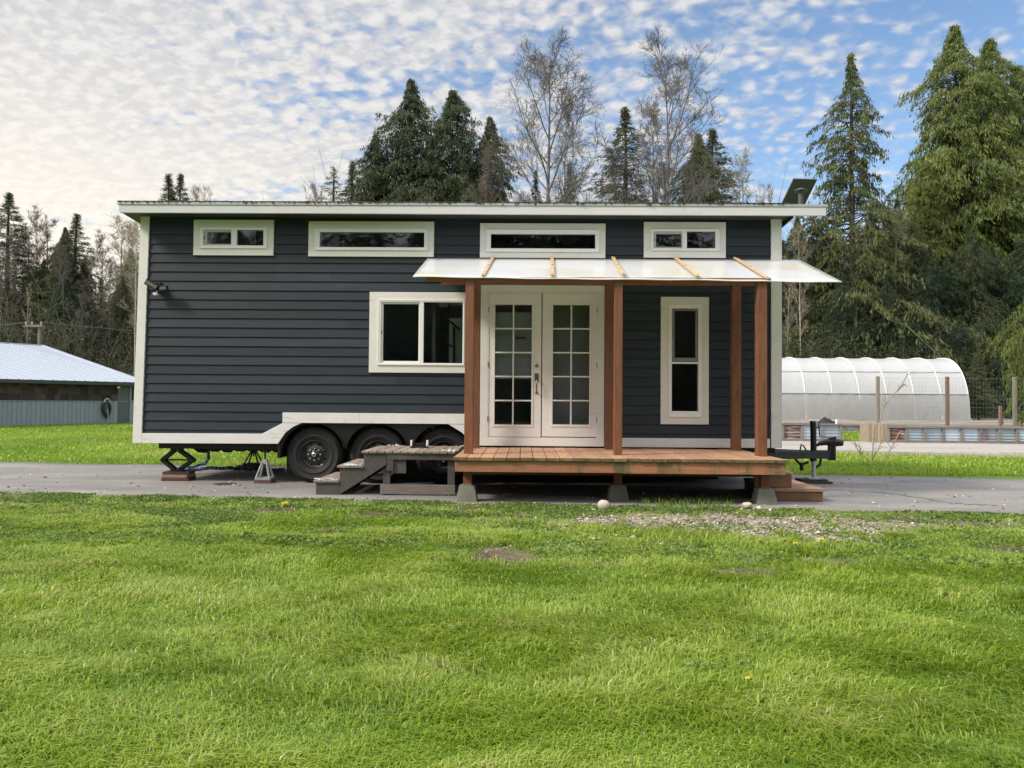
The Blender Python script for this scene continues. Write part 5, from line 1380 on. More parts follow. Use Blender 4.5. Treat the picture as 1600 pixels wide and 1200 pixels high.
PROTO = dict(
    cedar_a=conifer(1, R=4.5, nb=620, lat=17, card=13, pw=.60, droop=.55, rise=.25, hang=1.9, cl=.26, cw=.22, irr=.38, low=.75),
    cedar_b=conifer(2, R=4.6, nb=600, lat=17, card=13, pw=.54, droop=.6, rise=.3, hang=1.9, cl=.26, cw=.22, irr=.45, low=.8),
    cedar_open=conifer(3, R=4.2, nb=330, lat=13, card=14, pw=.85, droop=.6, rise=.3, hang=2.2, cl=.25, cw=.22, irr=.55, z0=.08, low=.9),
    cedar_bushy=conifer(4, R=5.2, nb=560, lat=17, card=12, pw=.55, droop=.6, rise=.3, hang=1.6, cl=.27, cw=.22, irr=.5, low=.85),
    fir_a=conifer(5, R=3.4, nb=330, lat=14, card=12, pw=.85, droop=.22, rise=.05, hang=.5, cl=.22, cw=.22, irr=.4),
    fir_b=conifer(6, R=3.2, nb=300, lat=14, card=12, pw=.95, droop=.30, rise=.10, hang=.5, cl=.22, cw=.22, irr=.4),
    fir_thin=conifer(7, R=2.7, nb=170, lat=10, card=10, pw=.9, droop=.15, rise=.1, hang=.4, cl=.21, cw=.22, irr=.5),
    hemlock=conifer(8, R=5.0, nb=480, lat=17, card=12, pw=.68, droop=.5, rise=.15, hang=.9, cl=.26, cw=.22, irr=.45),
    alder_a=bare(21, R=4.6, nb=25, z0=.36, el=(22, 46), n2=10, n3=9, tw=3, catkin=.25, twig='twig_grey', r=.19, rmin=.0075, prof=lambda t: math.sqrt(max(.08, 1-((t-.42)/.62)**2)), curve=.28),
    alder_b=bare(22, R=5.0, nb=25, z0=.33, el=(22, 46), n2=10, n3=9, tw=3, catkin=.25, twig='twig_grey', r=.20, rmin=.0075, prof=lambda t: math.sqrt(max(.08, 1-((t-.48)/.60)**2)), curve=.32),
    thin_a=bare(23, R=2.8, nb=26, z0=.22, el=(38, 62), n2=7, n3=6, tw=3, twig='twig_brown', r=.11, rmin=.009),
    thin_b=bare(24, R=3.3, nb=24, z0=.28, el=(35, 60), n2=8, n3=6, tw=3, twig='twig_brown', r=.12, rmin=.009),
    birch=bare(25, R=3.4, nb=18, z0=.40, el=(42, 60), n2=7, n3=5, tw=2, twig='twig_pale', bark='bark_birch', r=.075, rmin=.008, curve=.6),
    brushy=bare(26, R=6.0, nb=34, z0=.04, el=(25, 60), n2=10, n3=7, tw=3, twig='twig_brown', r=.14, rmin=.010),
)
TREE_N = [0]
rt = random.Random(77)
def tree(proto, u, vt, D, label, cat='tree', wide=1.0, leaf=None, twig=None, group=None, name=None, vb=None, zlift=0, rot=None, lean=0):
    pr = PROTO[proto]; Y = D+CAM.y; a = P(u, vt, Y); g = float(gz(a.x, Y)); h = a.z-g
    t = thing(name or ('bare_tree' if pr['leaf'] is None else 'conifer'), label, cat, (a.x, Y, g), group)
    s = h/pr['H']; t.scale = (s*wide, s*wide, s); t.rotation_euler = (0, lean, rt.uniform(0, 6.28) if rot is None else rot)
    tr = bpy.data.objects.new('trunk', pr['trunk']); COL.objects.link(tr); tr.parent = t
    cr = bpy.data.objects.new('crown', pr['crown']); COL.objects.link(cr); cr.parent = t
    if leaf:
        cr.material_slots[1].link = 'OBJECT'; cr.material_slots[1].material = M[leaf]
    if twig:
        cr.material_slots[0].link = 'OBJECT'; cr.material_slots[0].material = M[twig]
    return t
GL, GC, GR = 'trees in the wood behind the barn', 'trees rising behind the house roof', 'evergreens at the right behind the greenhouse'
# ---- left, behind the barn
tree('fir_a', 17, 297, 58, 'tall pointed dark fir at the left edge of the photo above the barn', leaf='needles_dark', group=GL, wide=1.7)
tree('fir_b', 121, 330, 60, 'tall feathery fir rising highest in the middle of the wood behind the barn', leaf='needles_grey', group=GL, wide=1.9)
tree('cedar_a', 101, 352, 63, 'shorter olive conifer leaning against the left side of the feathery fir behind the barn', leaf='needles_mid', group=GL, wide=.8)
tree('cedar_bushy', 104, 428, 56, 'broad dark green evergreen low in the wood just right of the utility pole', leaf='needles_blue', group=GL, wide=.8)
tree('fir_thin', 45, 372, 66, 'thin brownish conifer between the edge fir and the feathery fir', leaf='needles_grey', group=GL)
tree('fir_a', -28, 335, 57, 'dark fir cut by the left edge of the photo', leaf='needles_dark', group=GL)
tree('hemlock', 22, 440, 60, 'dark bushy evergreen behind the barn roof at the far left', leaf='needles_dark', group=GL, wide=.8)
tree('fir_b', 158, 432, 66, 'short dark conifer in the gap between the feathery fir and the pale birch', leaf='needles_dark', group=GL)
tree('cedar_a', 203, 385, 68, 'dark conifer behind the pale birch at the left corner of the house', leaf='needles_grey', group=GL, wide=.8)
tree('hemlock', 170, 480, 58, 'low dark evergreen above the right end of the barn roof', leaf='needles_dark', group=GL, wide=.7)
tree('thin_b', 58, 322, 61, 'leafless tree just right of the edge fir, its twigs fine against the sky', group=GL)
tree('thin_a', 78, 335, 59, 'slim leafless tree midway between the edge fir and the feathery fir', group=GL, wide=1.2)
tree('thin_b', 38, 345, 64, 'leafless tree close behind the edge fir', group=GL)
tree('thin_a', 142, 395, 57, 'low leafless tree right of the feathery fir', group=GL)
tree('thin_b', 192, 335, 60, 'wide leafless tree with a pale haze of twigs beside the roof corner', group=GL, wide=1.5, twig='twig_pale')
tree('birch', 214, 322, 50, 'pale trunked birch close beside the left corner board of the house', group=GL, wide=1.0)
tree('thin_a', 172, 400, 56, 'thin leafless tree between the feathery fir and the birch, low in the gap', group=GL)
tree('birch', 44, 440, 52, 'short pale stemmed birch just left of the utility pole', group=GL, wide=.6)
tree('thin_b', 5, 380, 55, 'leafless tree in front of the edge fir at the far left', group=GL)
tree('thin_a', 128, 455, 54, 'short leafless tree with upright stems right of the utility pole', group=GL, wide=1.1)
tree('thin_b', 232, 360, 66, 'leafless tree mostly hidden behind the left end of the house', group=GL)
tree('cedar_a', 70, 405, 58, 'dark cedar directly above the utility pole crossarm', leaf='needles_dark', group=GL, wide=.9)
tree('fir_a', 185, 440, 62, 'dark pointed conifer just left of the pale birch, low against the wood', leaf='needles_dark', group=GL, wide=1.1)
tree('cedar_bushy', 140, 470, 57, 'bushy olive evergreen over the right half of the barn roof', leaf='needles_grey', group=GL, wide=.8)
tree('fir_b', -5, 400, 62, 'dark conifer at the very left edge below the tall edge fir', leaf='needles_dark', group=GL, wide=1.1)
tree('thin_a', 24, 365, 57, 'slender leafless tree right in front of the edge fir', group=GL, wide=1.2)
tree('thin_b', 95, 380, 56, 'leafless tree in front of the olive conifer behind the barn', group=GL)
tree('thin_a', 205, 345, 62, 'slender leafless tree just left of the pale birch', group=GL, wide=1.2, twig='twig_pale')
tree('thin_b', 160, 360, 64, 'leafless tree with fine high twigs between the feathery fir and the wide pale one', group=GL, wide=1.1)
tree('fir_b', 88, 398, 57, 'mid green fir low in front of the olive conifer behind the barn', leaf='needles_mid', group=GL, wide=1.6)
tree('cedar_a', 132, 400, 61, 'olive green cedar tucked against the right side of the feathery fir', leaf='needles_mid', group=GL, wide=.7)
tree('cedar_bushy', 48, 425, 59, 'broad grey green evergreen behind the left half of the barn roof', leaf='needles_grey', group=GL, wide=.7)
tree('cedar_a', 192, 430, 57, 'grey green cedar in front of the wide pale leafless tree', leaf='needles_grey', group=GL, wide=.75)
# ---- above the roof
tree('fir_b', 264, 268, 75, 'left one of the two small firs peeping over the left end of the roof', leaf='needles_grey', group=GC, wide=1.6)
tree('fir_a', 284, 267, 75, 'right one of the two small firs peeping over the left end of the roof', leaf='needles_grey', group=GC, wide=1.3)
tree('brushy', 318, 288, 72, 'rounded pale leafless crown just right of the two small firs over the roof', group=GC, wide=.6, twig='twig_pale')
tree('fir_thin', 521, 257, 68, 'small sparse fir leftmost of the trees at the middle of the roof', leaf='needles_grey', group=GC, wide=1.8)
tree('fir_b', 553, 247, 66, 'slender spire shaped conifer between the sparse fir and the big dark cedars', leaf='needles_dark', group=GC, wide=1.5)
tree('brushy', 492, 285, 70, 'faint leafless shrub tree left of the small sparse fir over the roof', group=GC, wide=.5, twig='twig_pale')
tree('cedar_a', 588, 206, 60, 'narrow dark cedar forming the left shoulder of the big cedar pair', leaf='needles_dark', group=GC, wide=.85)
tree('cedar_a', 641, 119, 60, 'left and taller one of the two big dark cedars over the roof', leaf='needles_dark', group=GC, wide=1.0, rot=.4)
tree('cedar_b', 708, 136, 59, 'right and bushier one of the two big dark cedars over the roof', leaf='needles_dark', group=GC, wide=.98, rot=2)
tree('cedar_a', 674, 205, 63, 'shorter cedar filling the gap between the two big dark cedars', leaf='needles_blue', group=GC, wide=.8)
tree('cedar_a', 764, 178, 61, 'slim olive cedar just right of the two big dark cedars', leaf='needles_grey', group=GC, wide=.9)
tree('brushy', 760, 218, 54, 'brown leafless thicket tree before the slim olive cedar', group=GC, wide=.6)
tree('alder_a', 862, 60, 52, 'left one of the two tall bare alders above the roof', group=GC, wide=1.08, rot=.5)
tree('alder_b', 1044, 64, 52, 'right one of the two tall bare alders above the roof', group=GC, wide=1.05, rot=3.4)
tree('thin_b', 884, 150, 54, 'thin bare stem beside the trunk of the left tall alder', group=GC, wide=.7, twig='twig_grey')
tree('thin_b', 1020, 150, 55, 'thin bare stem just left of the right tall alder', group=GC, wide=.8, twig='twig_grey')
tree('fir_a', 975, 163, 60, 'brownish pointed conifer between the two tall bare alders', leaf='needles_grey', group=GC, wide=1.6)
tree('brushy', 960, 228, 54, 'brown leafless thicket tree before the conifer between the alders', group=GC, wide=.55)
tree('fir_b', 889, 250, 62, 'small conifer right beside the trunk of the left tall alder', leaf='needles_grey', group=GC)
tree('fir_b', 836, 262, 62, 'small conifer left of the trunk of the left tall alder', leaf='needles_mid', group=GC)
tree('cedar_a', 1090, 205, 57, 'bushy green cedar just right of the right tall alder', leaf='needles_mid', group=GC, wide=.95)
tree('fir_a', 1116, 196, 61, 'pale layered fir behind the bushy green cedar over the roof', leaf='needles_grey', group=GC, wide=1.7)
tree('brushy', 1040, 250, 54, 'low brown leafless thicket at the foot of the right tall alder', group=GC, wide=.5)
tree('thin_b', 1160, 232, 57, 'spindly bare tree right of the layered fir over the roof', group=GC, wide=.9, twig='twig_pale')
tree('brushy', 1195, 285, 60, 'faint leafless shrub tree left of the tilted roof panel', group=GC, wide=.4, twig='twig_pale')
# ---- right
tree('cedar_open', 1331, 78, 57, 'airy tall cedar with sky showing through, right of the roof panel', leaf='needles_mid', group=GR, wide=1.1, rot=1)
tree('cedar_a', 1494, 32, 65, 'tallest golden green cedar at the right', leaf='needles_gold', group=GR, wide=1.0, rot=3)
tree('cedar_b', 1546, 55, 67, 'golden green cedar close right of the tallest one', leaf='needles_gold', group=GR, wide=.92)
tree('cedar_a', 1592, 98, 69, 'tall dark cedar at the right edge of the photo behind the golden pair', leaf='needles_mid', group=GR, wide=1.0)
tree('cedar_b', 1650, 120, 68, 'dark cedar mostly outside the right edge of the photo', leaf='needles_dark', group=GR, wide=.8)
tree('cedar_b', 1446, 250, 63, 'golden green cedar forming the left skirt of the tallest golden cedar', leaf='needles_gold', group=GR, wide=.95)
tree('cedar_bushy', 1402, 308, 60, 'rounded dark evergreen in the gap between the airy cedar and the golden cedars', leaf='needles_mid', group=GR, wide=.7)
tree('cedar_bushy', 1282, 345, 58, 'dark evergreen below the airy cedar right beside the house', leaf='needles_dark', group=GR, wide=.6)
tree('cedar_a', 1247, 330, 64, 'slim olive cedar right beside the corner of the roof', leaf='needles_grey', group=GR, wide=.7)
tree('hemlock', 1252, 440, 54, 'dark low evergreen behind the left end of the greenhouse', leaf='needles_dark', group=GR, wide=.75)
tree('cedar_bushy', 1318, 425, 52.5, 'dark drooping evergreen behind the middle of the greenhouse', leaf='needles_blue', group=GR, wide=.75)
tree('hemlock', 1385, 425, 52, 'deep green hemlock behind the greenhouse, below the birches', leaf='needles_blue', group=GR, wide=.75)
tree('hemlock', 1452, 380, 53, 'deep green hemlock right behind the rounded end of the greenhouse', leaf='needles_blue', group=GR, wide=.7)
tree('cedar_bushy', 1520, 350, 54, 'dark skirted evergreen beneath the two golden cedars', leaf='needles_dark', group=GR, wide=.65)
tree('hemlock', 1580, 400, 54, 'dark hemlock at the lower right edge behind the wire fence', leaf='needles_blue', group=GR, wide=.8)
tree('hemlock', 1660, 380, 52, 'dark hemlock mostly beyond the right edge of the photo', leaf='needles_blue', group=GR, wide=.8)
tree('hemlock', 1350, 480, 51, 'low blue green evergreen directly above the greenhouse ridge', leaf='needles_blue', group=GR, wide=.9)
tree('hemlock', 1425, 470, 50.5, 'small bushy evergreen above the right half of the greenhouse', leaf='needles_blue', group=GR, wide=.9)
tree('hemlock', 1290, 490, 51, 'small bushy evergreen above the left half of the greenhouse', leaf='needles_dark', group=GR, wide=.9)
tree('hemlock', 1500, 490, 50, 'small dark evergreen just beyond the greenhouse end, left of the young fir', leaf='needles_blue', group=GR, wide=.9)
tree('hemlock', 1570, 505, 49, 'small dark evergreen behind the right hand fence post', leaf='needles_blue', group=GR, wide=.9)
tree('hemlock', 1225, 500, 52, 'small dark evergreen beside the right corner board of the house', leaf='needles_dark', group=GR, wide=.8)
tree('cedar_b', 1662, 200, 34, 'near golden cedar whose branch tips enter at the right edge', leaf='needles_gold', group=GR, wide=.60)
tree('fir_a', 1529, 538, 44, 'young pale green fir standing before the dark evergreens at the right', leaf='needles_pale', group=GR, wide=1.25)
tree('birch', 1338, 330, 56, 'bare birch with a broad crown below the airy cedar', group=GR, wide=1.2)
tree('birch', 1398, 318, 56, 'bare birch with a yellowish crown left of the golden cedars', group=GR, wide=1.35)
tree('birch', 1226, 400, 50, 'white stemmed birch right beside the corner board of the house', group=GR, wide=.6, lean=-.05)
tree('birch', 1254, 338, 49.5, 'white stemmed yellowish birch beside the right end of the awning', group=GR, wide=.9, lean=-.03)
for u_, v_, D_, lf_, w_, lab_ in ((1222, 372, 63, 'needles_grey', 1.0, 'olive evergreen half hidden by the right corner of the house'), (1300, 352, 66, 'needles_dark', .9, 'dark evergreen standing behind the airy cedar'), (1362, 330, 65, 'needles_mid', .85, 'mid green evergreen behind the two bare birches'),
        (1425, 345, 57, 'needles_dark', .9, 'dark evergreen in the shade left of the golden cedars'), (1480, 395, 54, 'needles_blue', 1.0, 'broad deep green evergreen under the tallest golden cedar'), (1550, 380, 55, 'needles_blue', .9, 'broad deep green evergreen under the second golden cedar'), (1612, 330, 56, 'needles_dark', .9, 'dark evergreen at the right edge below the tall dark cedar')):
    tree('hemlock' if D_ < 60 else 'cedar_bushy', u_, v_, D_, lab_, leaf=lf_, group=GR, wide=w_)
# undergrowth nobody could count
def undergrowth(name, u0, u1, D0, D1, vt0, vt1, n, leafy, mats, label_mat=None, seed=1, ht=(2, 5)):
    rng = np.random.default_rng(seed); Vs, Qs, rq, mq = [], [], [], []; off = 0
    D = rng.uniform(D0, D1, n); u = rng.uniform(u0, u1, n); x = (u-818)*D/F; y = D+CAM.y; g = gz(x, y); h = rng.uniform(*ht, n)
    k = 7; p0 = []; p1 = []; r0 = []; lf = []
    for i in range(n):
        b = np.array([x[i], y[i], g[i]])
        for j in range(k):
            d = nrmz(np.array([rng.normal(0, .35), rng.normal(0, .35), 1.])); q = b+d*h[i]*rng.uniform(.6, 1); m_ = (b+q)/2+rng.normal(0, .15, 3)
            p0 += [b, m_]; p1 += [m_, q]; r0 += [.022, .016]
            for l in range(6):
                a = m_+(q-m_)*rng.random(); e_ = a+nrmz(d+rng.normal(0, .7, 3))*h[i]*.2; p0.append(a); p1.append(e_); r0.append(.013); lf.append(e_)
    p0, p1, r0 = map(np.array, (p0, p1, r0)); V, Q = seg_tubes(p0, p1, r0, r0*.6); rq = np.full(len(Q), .5); mq = np.zeros(len(Q), dtype=np.int32)
    if leafy:
        lf = np.repeat(np.array(lf), leafy, 0)+rng.normal(0, .35, (len(lf)*leafy, 3)); d = nrmz(rng.normal(0, 1, lf.shape)+np.array([0, 0, -.4]))
        VL, QL = cards(lf, d, rng.uniform(.15, .32, len(lf)), rng.uniform(.04, .08, len(lf)), rng); QL = QL+len(V); V = np.concatenate([V, VL]); Q = np.concatenate([Q, QL]); rq = np.concatenate([rq, rng.random(len(lf))]); mq = np.concatenate([mq, np.ones(len(lf), dtype=np.int32)])
    me = np_mesh(name, V, Q, rq=rq, mq=mq, mats=mats); o = bpy.data.objects.new(name, me); COL.objects.link(o); return kind(o, 'stuff')
undergrowth('undergrowth', -260, 240, 52, 68, 0, 0, 250, 6, ['twig_brown', 'needles_dark'], seed=3, ht=(4, 10))
undergrowth('undergrowth', 1150, 1800, 49.5, 60, 0, 0, 240, 18, ['twig_brown', 'needles_dark'], seed=5, ht=(3, 6))
undergrowth('undergrowth', 470, 1200, 54, 64, 0, 0, 150, 0, ['twig_brown'], seed=4, ht=(10, 17))
undergrowth('undergrowth', -900, 2500, 68, 80, 0, 0, 220, 8, ['twig_brown', 'needles_dark'], seed=6, ht=(5, 9))
# bare shrub and sapling on the far lawn
def sapling(name, label, cat, stems, r):
    rng = np.random.default_rng(len(label)); p0, p1, r0 = [], [], []
    for st in stems:
        pts = [np.array(p) for p in st]
        for a, b in zip(pts[:-1], pts[1:]):
            p0.append(a); p1.append(b); r0.append(r)
            for j in range(4):
                q = a+(b-a)*rng.random(); d = nrmz(nrmz(b-a)+rng.normal(0, .7, 3)); p0.append(q); p1.append(q+d*rng.uniform(.05, .25)); r0.append(r*.5)
    p0, p1, r0 = map(np.array, (p0, p1, r0)); o0 = p0.min(0); V, Q = seg_tubes(p0, p1, r0, r0*.7, 5); c = np.array(stems[0][0])
    me = np_mesh(name, V-c, Q, mats=['twig_pale']); o = bpy.data.objects.new(name, me); o.location = c; COL.objects.link(o); return tag(o, label, cat)
Ys = G(1363, 723).y
sapling('bare_shrub', 'small leafless shrub of a few upright stems on the lawn right of the drawbar', 'shrub',
        [[tuple(P(1362, 722, Ys)), tuple(P(1364, 700, Ys)), tuple(P(1366, 672, Ys))], [tuple(P(1361, 722, Ys)), tuple(P(1372, 702, Ys)), tuple(P(1380, 685, Ys))], [tuple(P(1374, 725, Ys)), tuple(P(1392, 702, Ys)), tuple(P(1405, 676, Ys))], [tuple(P(1346, 712, Ys)), tuple(P(1338, 698, Ys)), tuple(P(1333, 684, Ys))], [tuple(P(1359, 722, Ys)), tuple(P(1346, 708, Ys)), tuple(P(1342, 695, Ys))]], .012)
sapling('sapling', 'leafless young tree leaning right beside the left wooden fence post', 'tree',
        [[tuple(P(1374, 668, 16.4)), tuple(P(1378, 640, 16.4)), tuple(P(1390, 622, 16.4)), tuple(P(1404, 608, 16.4)), tuple(P(1411, 597, 16.4)), tuple(P(1419, 583, 16.4))], [tuple(P(1404, 608, 16.4)), tuple(P(1414, 600, 16.4))], [tuple(P(1378, 640, 16.4)), tuple(P(1383, 630, 16.4))]], .022)

rb = random.Random(31)
def far_wood():
    Vs, Qs, off = [], [], 0; mr_ = []; rr_ = []
    for i in range(34):
        pr = PROTO[('cedar_a', 'hemlock', 'cedar_b')[i % 3]]; me = pr['crown']; n = len(me.vertices); v = np.empty(n*3, np.float32); me.vertices.foreach_get('co', v); v = v.reshape(-1, 3)
        q = np.empty(len(me.loops), np.int32); me.loops.foreach_get('vertex_index', q); q = q.reshape(-1, 4); r = np.empty(len(q), np.float32); me.attributes['rnd'].data.foreach_get('value', r)
        k = rb.uniform(.75, 1.2); a = rb.uniform(0, 6); ca, sa = math.cos(a), math.sin(a); x = -48+96*(i % 17)/16+(2.5 if i > 16 else 0)+rb.uniform(-1.5, 1.5); y = (-48 if i < 17 else -57)+rb.uniform(-3, 3)
        sub = np.arange(i % 2, len(q), 2); q = q[sub]; r = r[sub]; q2, inv = np.unique(q, return_inverse=True); v = v[q2]; q = inv.reshape(-1, 4)
        v = np.stack([(v[:, 0]*ca-v[:, 1]*sa)*k*1.25+x, (v[:, 0]*sa+v[:, 1]*ca)*k*1.25+y, v[:, 2]*k-.2], 1); Vs.append(v); Qs.append(q+off); rr_.append(r); off += len(v)
    me = np_mesh('far_wood', np.concatenate(Vs), np.concatenate(Qs), rq=np.concatenate(rr_), mats=['needles_dark']); o = bpy.data.objects.new('far_wood', me); COL.objects.link(o); kind(o, 'stuff')
far_wood()
# ================================================================== GRASS, WEEDS, GRAVEL
def blades(name, x, y, h, w, lean, ldir, rc, z, mats, seed):
    rng = np.random.default_rng(seed); n = len(x)
    az = ldir+rng.normal(0, 1.1, n); dx, dy = np.cos(az), np.sin(az)
    sa = az+PI/2+rng.normal(0, .5, n); sx, sy = np.cos(sa)*w*.5, np.sin(sa)*w*.5
    m1 = .5; b = np.stack([x, y, z], 1)
    mid = b+np.stack([dx*lean*h*.28, dy*lean*h*.28, h*.58], 1); tip = b+np.stack([dx*lean*h*.95, dy*lean*h*.95, h*np.maximum(.25, 1-.42*lean)], 1)
    s = np.stack([sx, sy, 0*sx], 1)
    V = np.stack([b-s, b+s, mid+s*.85, mid-s*.85, tip], 1).reshape(-1, 3); k = np.arange(n)*5
    Q = np.stack([k, k+1, k+2, k+3], 1); T = np.stack([k+3, k+2, k+4], 1)
    me = np_mesh(name, V, Q, T, rq=rc, rt=rc, mats=mats); o = bpy.data.objects.new(name, me); COL.objects.link(o); return kind(o, 'stuff')
rng = np.random.default_rng(99)
def front_points(n, Dmin, Dmax, margin=1.5, p=1.0):
    """lawn points before the driveway, denser towards the viewer's side of the lawn"""
    D = Dmin+(Dmax-Dmin)*rng.random(n)**p; hw = D*.70+margin
    return (rng.random(n)*2-1)*hw, D+CAM.y
N1 = 560000
x, y = front_points(N1, 2.0, 9.9, 1.2, 1.12)
D = y-CAM.y
keep = y < edge_y(x)-.0+rng.normal(0, .03, len(x))
de = edge_y(x)-y
worn = np.clip(1-de/2.0, 0, 1)                  # thin short growth near the driveway
cl = fbm(x*2.2, y*3.2, 61, 3); cl2 = .6*fbm(x*.9, y*2.6, 71, 3)+.4*fbm(x*2.5+y, y*5, 73, 3); cl3 = fbm(x*7, y*9, 81, 2)
bare_m = np.maximum(gravel_mask(x, y), dirt_mask(x, y)*.95)
dens = (1-bare_m)*(1-.68*worn)*(.55+.9*np.clip(cl3*1.5-.25, 0, 1))
keep &= rng.random(len(x)) < dens
x, y, D, worn, cl, cl2, cl3 = (a[keep] for a in (x, y, D, worn, cl, cl2, cl3))
h = (.030+.062*np.clip(cl*1.9-.42, 0, 1.2))*(1-.55*worn)*rng.uniform(.6, 1.25, len(x))
w = (.0032+.0008*D)*rng.uniform(.7, 1.3, len(x))
ld = fbm(x*.9+3, y*1.3, 91, 3)*4*PI+1.2*cl
lean = np.clip(.35+1.1*fbm(x*1.3, y*1.9, 95, 2)+rng.normal(0, .22, len(x)), .05, 1.6)*(1-.3*worn)
rc = np.clip(.40*(cl2*1.6-.3)+.26*cl+.52*rng.random(len(x))+.02+.06*worn*rng.random(len(x)), 0, .97)
dry = rng.random(len(x)) < .015+.16*worn; rc[dry] = rng.uniform(.93, 1, dry.sum())
blades('grass', x, y, h, w, lean, ld, rc, gz(x, y)-.006, ['lawn_blades'], 7)
print('front blades', len(x))
# far lawn: coarser tufts
N2 = 150000
D = 13+26*rng.random(N2)**1.25; x = (rng.random(N2)*2-1)*(D*.72+2)-.2; y = D+CAM.y
keep = (y > far_y(x)+rng.normal(.02, .05, N2)) & ~((np.abs(x+.9) < 3.2) & (y < 20)) & ~((x > 4.0) & (y > 8.0) & (y < 14.6)) & ~((x > 2) & (y > 22))
keep &= ~((x < -8) & (((x-Bp.x)*nrm.x+(y-Bp.y)*nrm.y) > -.1))
x, y, D = x[keep], y[keep], D[keep]
cl = fbm(x*.9, y*.5, 61, 3); cl2 = fbm(x*.25, y*.35, 71, 3)
rc = np.clip(.55*(cl2*1.5-.25)+.2*cl+.35*rng.random(len(x))+.1, 0, .97)
blades('grass', x, y, (.05+.05*cl)*rng.uniform(.6, 1.3, len(x)), .012+.0007*D, rng.uniform(.2, 1, len(x)), rng.uniform(0, 6.28, len(x)), rc, gz(x, y)-.006, ['lawn_blades'], 8)
# broad leaved weeds and clover in the worn strip
N3 = 130000
x, y = front_points(N3, 5.5, 9.6, .6, .8)
de = edge_y(x)-y
wm = fbm(x*1.6, y*2.4, 111, 3); keep = (de > .02) & (de < 3.2) & (rng.random(N3) < np.clip(2.6*(wm-.36), 0, 1)*np.clip(1.4-de/2.3, 0, 1)+.02) & (rng.random(N3) < 1-.9*gravel_mask(x, y)) & (rng.random(N3) < 1-.8*dirt_mask(x, y))
x, y = x[keep], y[keep]; k = 5
for u_, v_, r_, n_ in ((717, 997, .06, 7), (1103, 1046, .07, 9), (1150, 1053, .10, 9), (300, 1026, .05, 5), (590, 1110, .07, 6), (80, 905, .1, 8), (1520, 975, .08, 7), (880, 950, .12, 8)):
    c_ = G(u_, v_, -.1); x = np.concatenate([x, c_.x+rng.normal(0, r_, n_)]); y = np.concatenate([y, c_.y+rng.normal(0, r_*.7, n_)])
x = np.repeat(x, k); y = np.repeat(y, k); a = rng.uniform(0, 6.28, len(x)); el = rng.uniform(.05, .6, len(x)); d = np.stack([np.cos(a)*np.cos(el), np.sin(a)*np.cos(el), np.sin(el)], 1)
l = rng.uniform(.016, .045, len(x))*np.where(y < edge_y(x)-2.9, .7, 1.0); c = np.stack([x, y, gz(x, y)+.012+.028*(y < edge_y(x)-2.6)], 1)+d*(l*.6)[:, None]
V, Q = cards(c, d, l, l*rng.uniform(.35, .6, len(x)), rng); rr = np.clip(np.repeat(rng.random(len(x)//k), k)*.6+.4*rng.random(len(x)), 0, 1)
me = np_mesh('weeds', V, Q, rq=rr, mats=['weed_leaves']); o = bpy.data.objects.new('weeds', me); COL.objects.link(o); kind(o, 'stuff')
# grass tufts growing in the shade at the edge under the porch
gu = rng.choice([1010, 1030, 1045, 1062, 1075, 1088, 1100, 1120, 1135], 420)+rng.normal(0, 8, 420)
pts = np.array([list(G(u, 788+rng.normal(0, 4)))[:2] for u in gu]); x, y = pts[:, 0], pts[:, 1]
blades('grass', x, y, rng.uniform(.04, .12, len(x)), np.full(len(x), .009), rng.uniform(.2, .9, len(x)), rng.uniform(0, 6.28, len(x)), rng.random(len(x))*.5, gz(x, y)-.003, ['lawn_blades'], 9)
# gravel
N4 = 110000
x, y = front_points(N4, 6.2, 9.6, .5, 1)
gm = gravel_mask(x, y); de = edge_y(x)-y
pr_ = gm**1.5*.55+.055*np.clip(1-de/1.6, 0, 1); keep = (rng.random(N4) < pr_) & (de > -.12)
x, y = x[keep], y[keep]; n = len(x); s = rng.gamma(2.2, .0036, n)+.0035
oct_ = np.array([[1, 0, 0], [0, 1, 0], [-1, 0, 0], [0, -1, 0], [0, 0, .75], [0, 0, -.5]]); ang = rng.uniform(0, 6.28, n); sx, sy, sz = rng.uniform(.7, 1.5, n)*s, rng.uniform(.6, 1.1, n)*s, rng.uniform(.4, .9, n)*s
Vx = oct_[None]*np.stack([sx, sy, sz], 1)[:, None]+rng.normal(0, .15, (n, 6, 3))*s[:, None, None]
ca, sa = np.cos(ang)[:, None], np.sin(ang)[:, None]; R_ = np.stack([Vx[..., 0]*ca-Vx[..., 1]*sa, Vx[..., 0]*sa+Vx[..., 1]*ca, Vx[..., 2]], 2)
R_ += np.stack([x, y, np.maximum(gz(x, y), np.where(y > edge_y(x), .0, -1))+s*.25], 1)[:, None]
T = np.array([[0, 1, 4], [1, 2, 4], [2, 3, 4], [3, 0, 4], [1, 0, 5], [2, 1, 5], [3, 2, 5], [0, 3, 5]]); Tt = (np.arange(n)*6)[:, None, None]+T[None]
me = np_mesh('gravel', R_.reshape(-1, 3), None, Tt.reshape(-1, 3), rt=np.repeat(np.clip(rng.beta(2, 1.8, n), 0, 1), 8), mats=['gravel_stone']); o = bpy.data.objects.new('gravel', me); COL.objects.link(o); kind(o, 'stuff')
print('gravel', n)
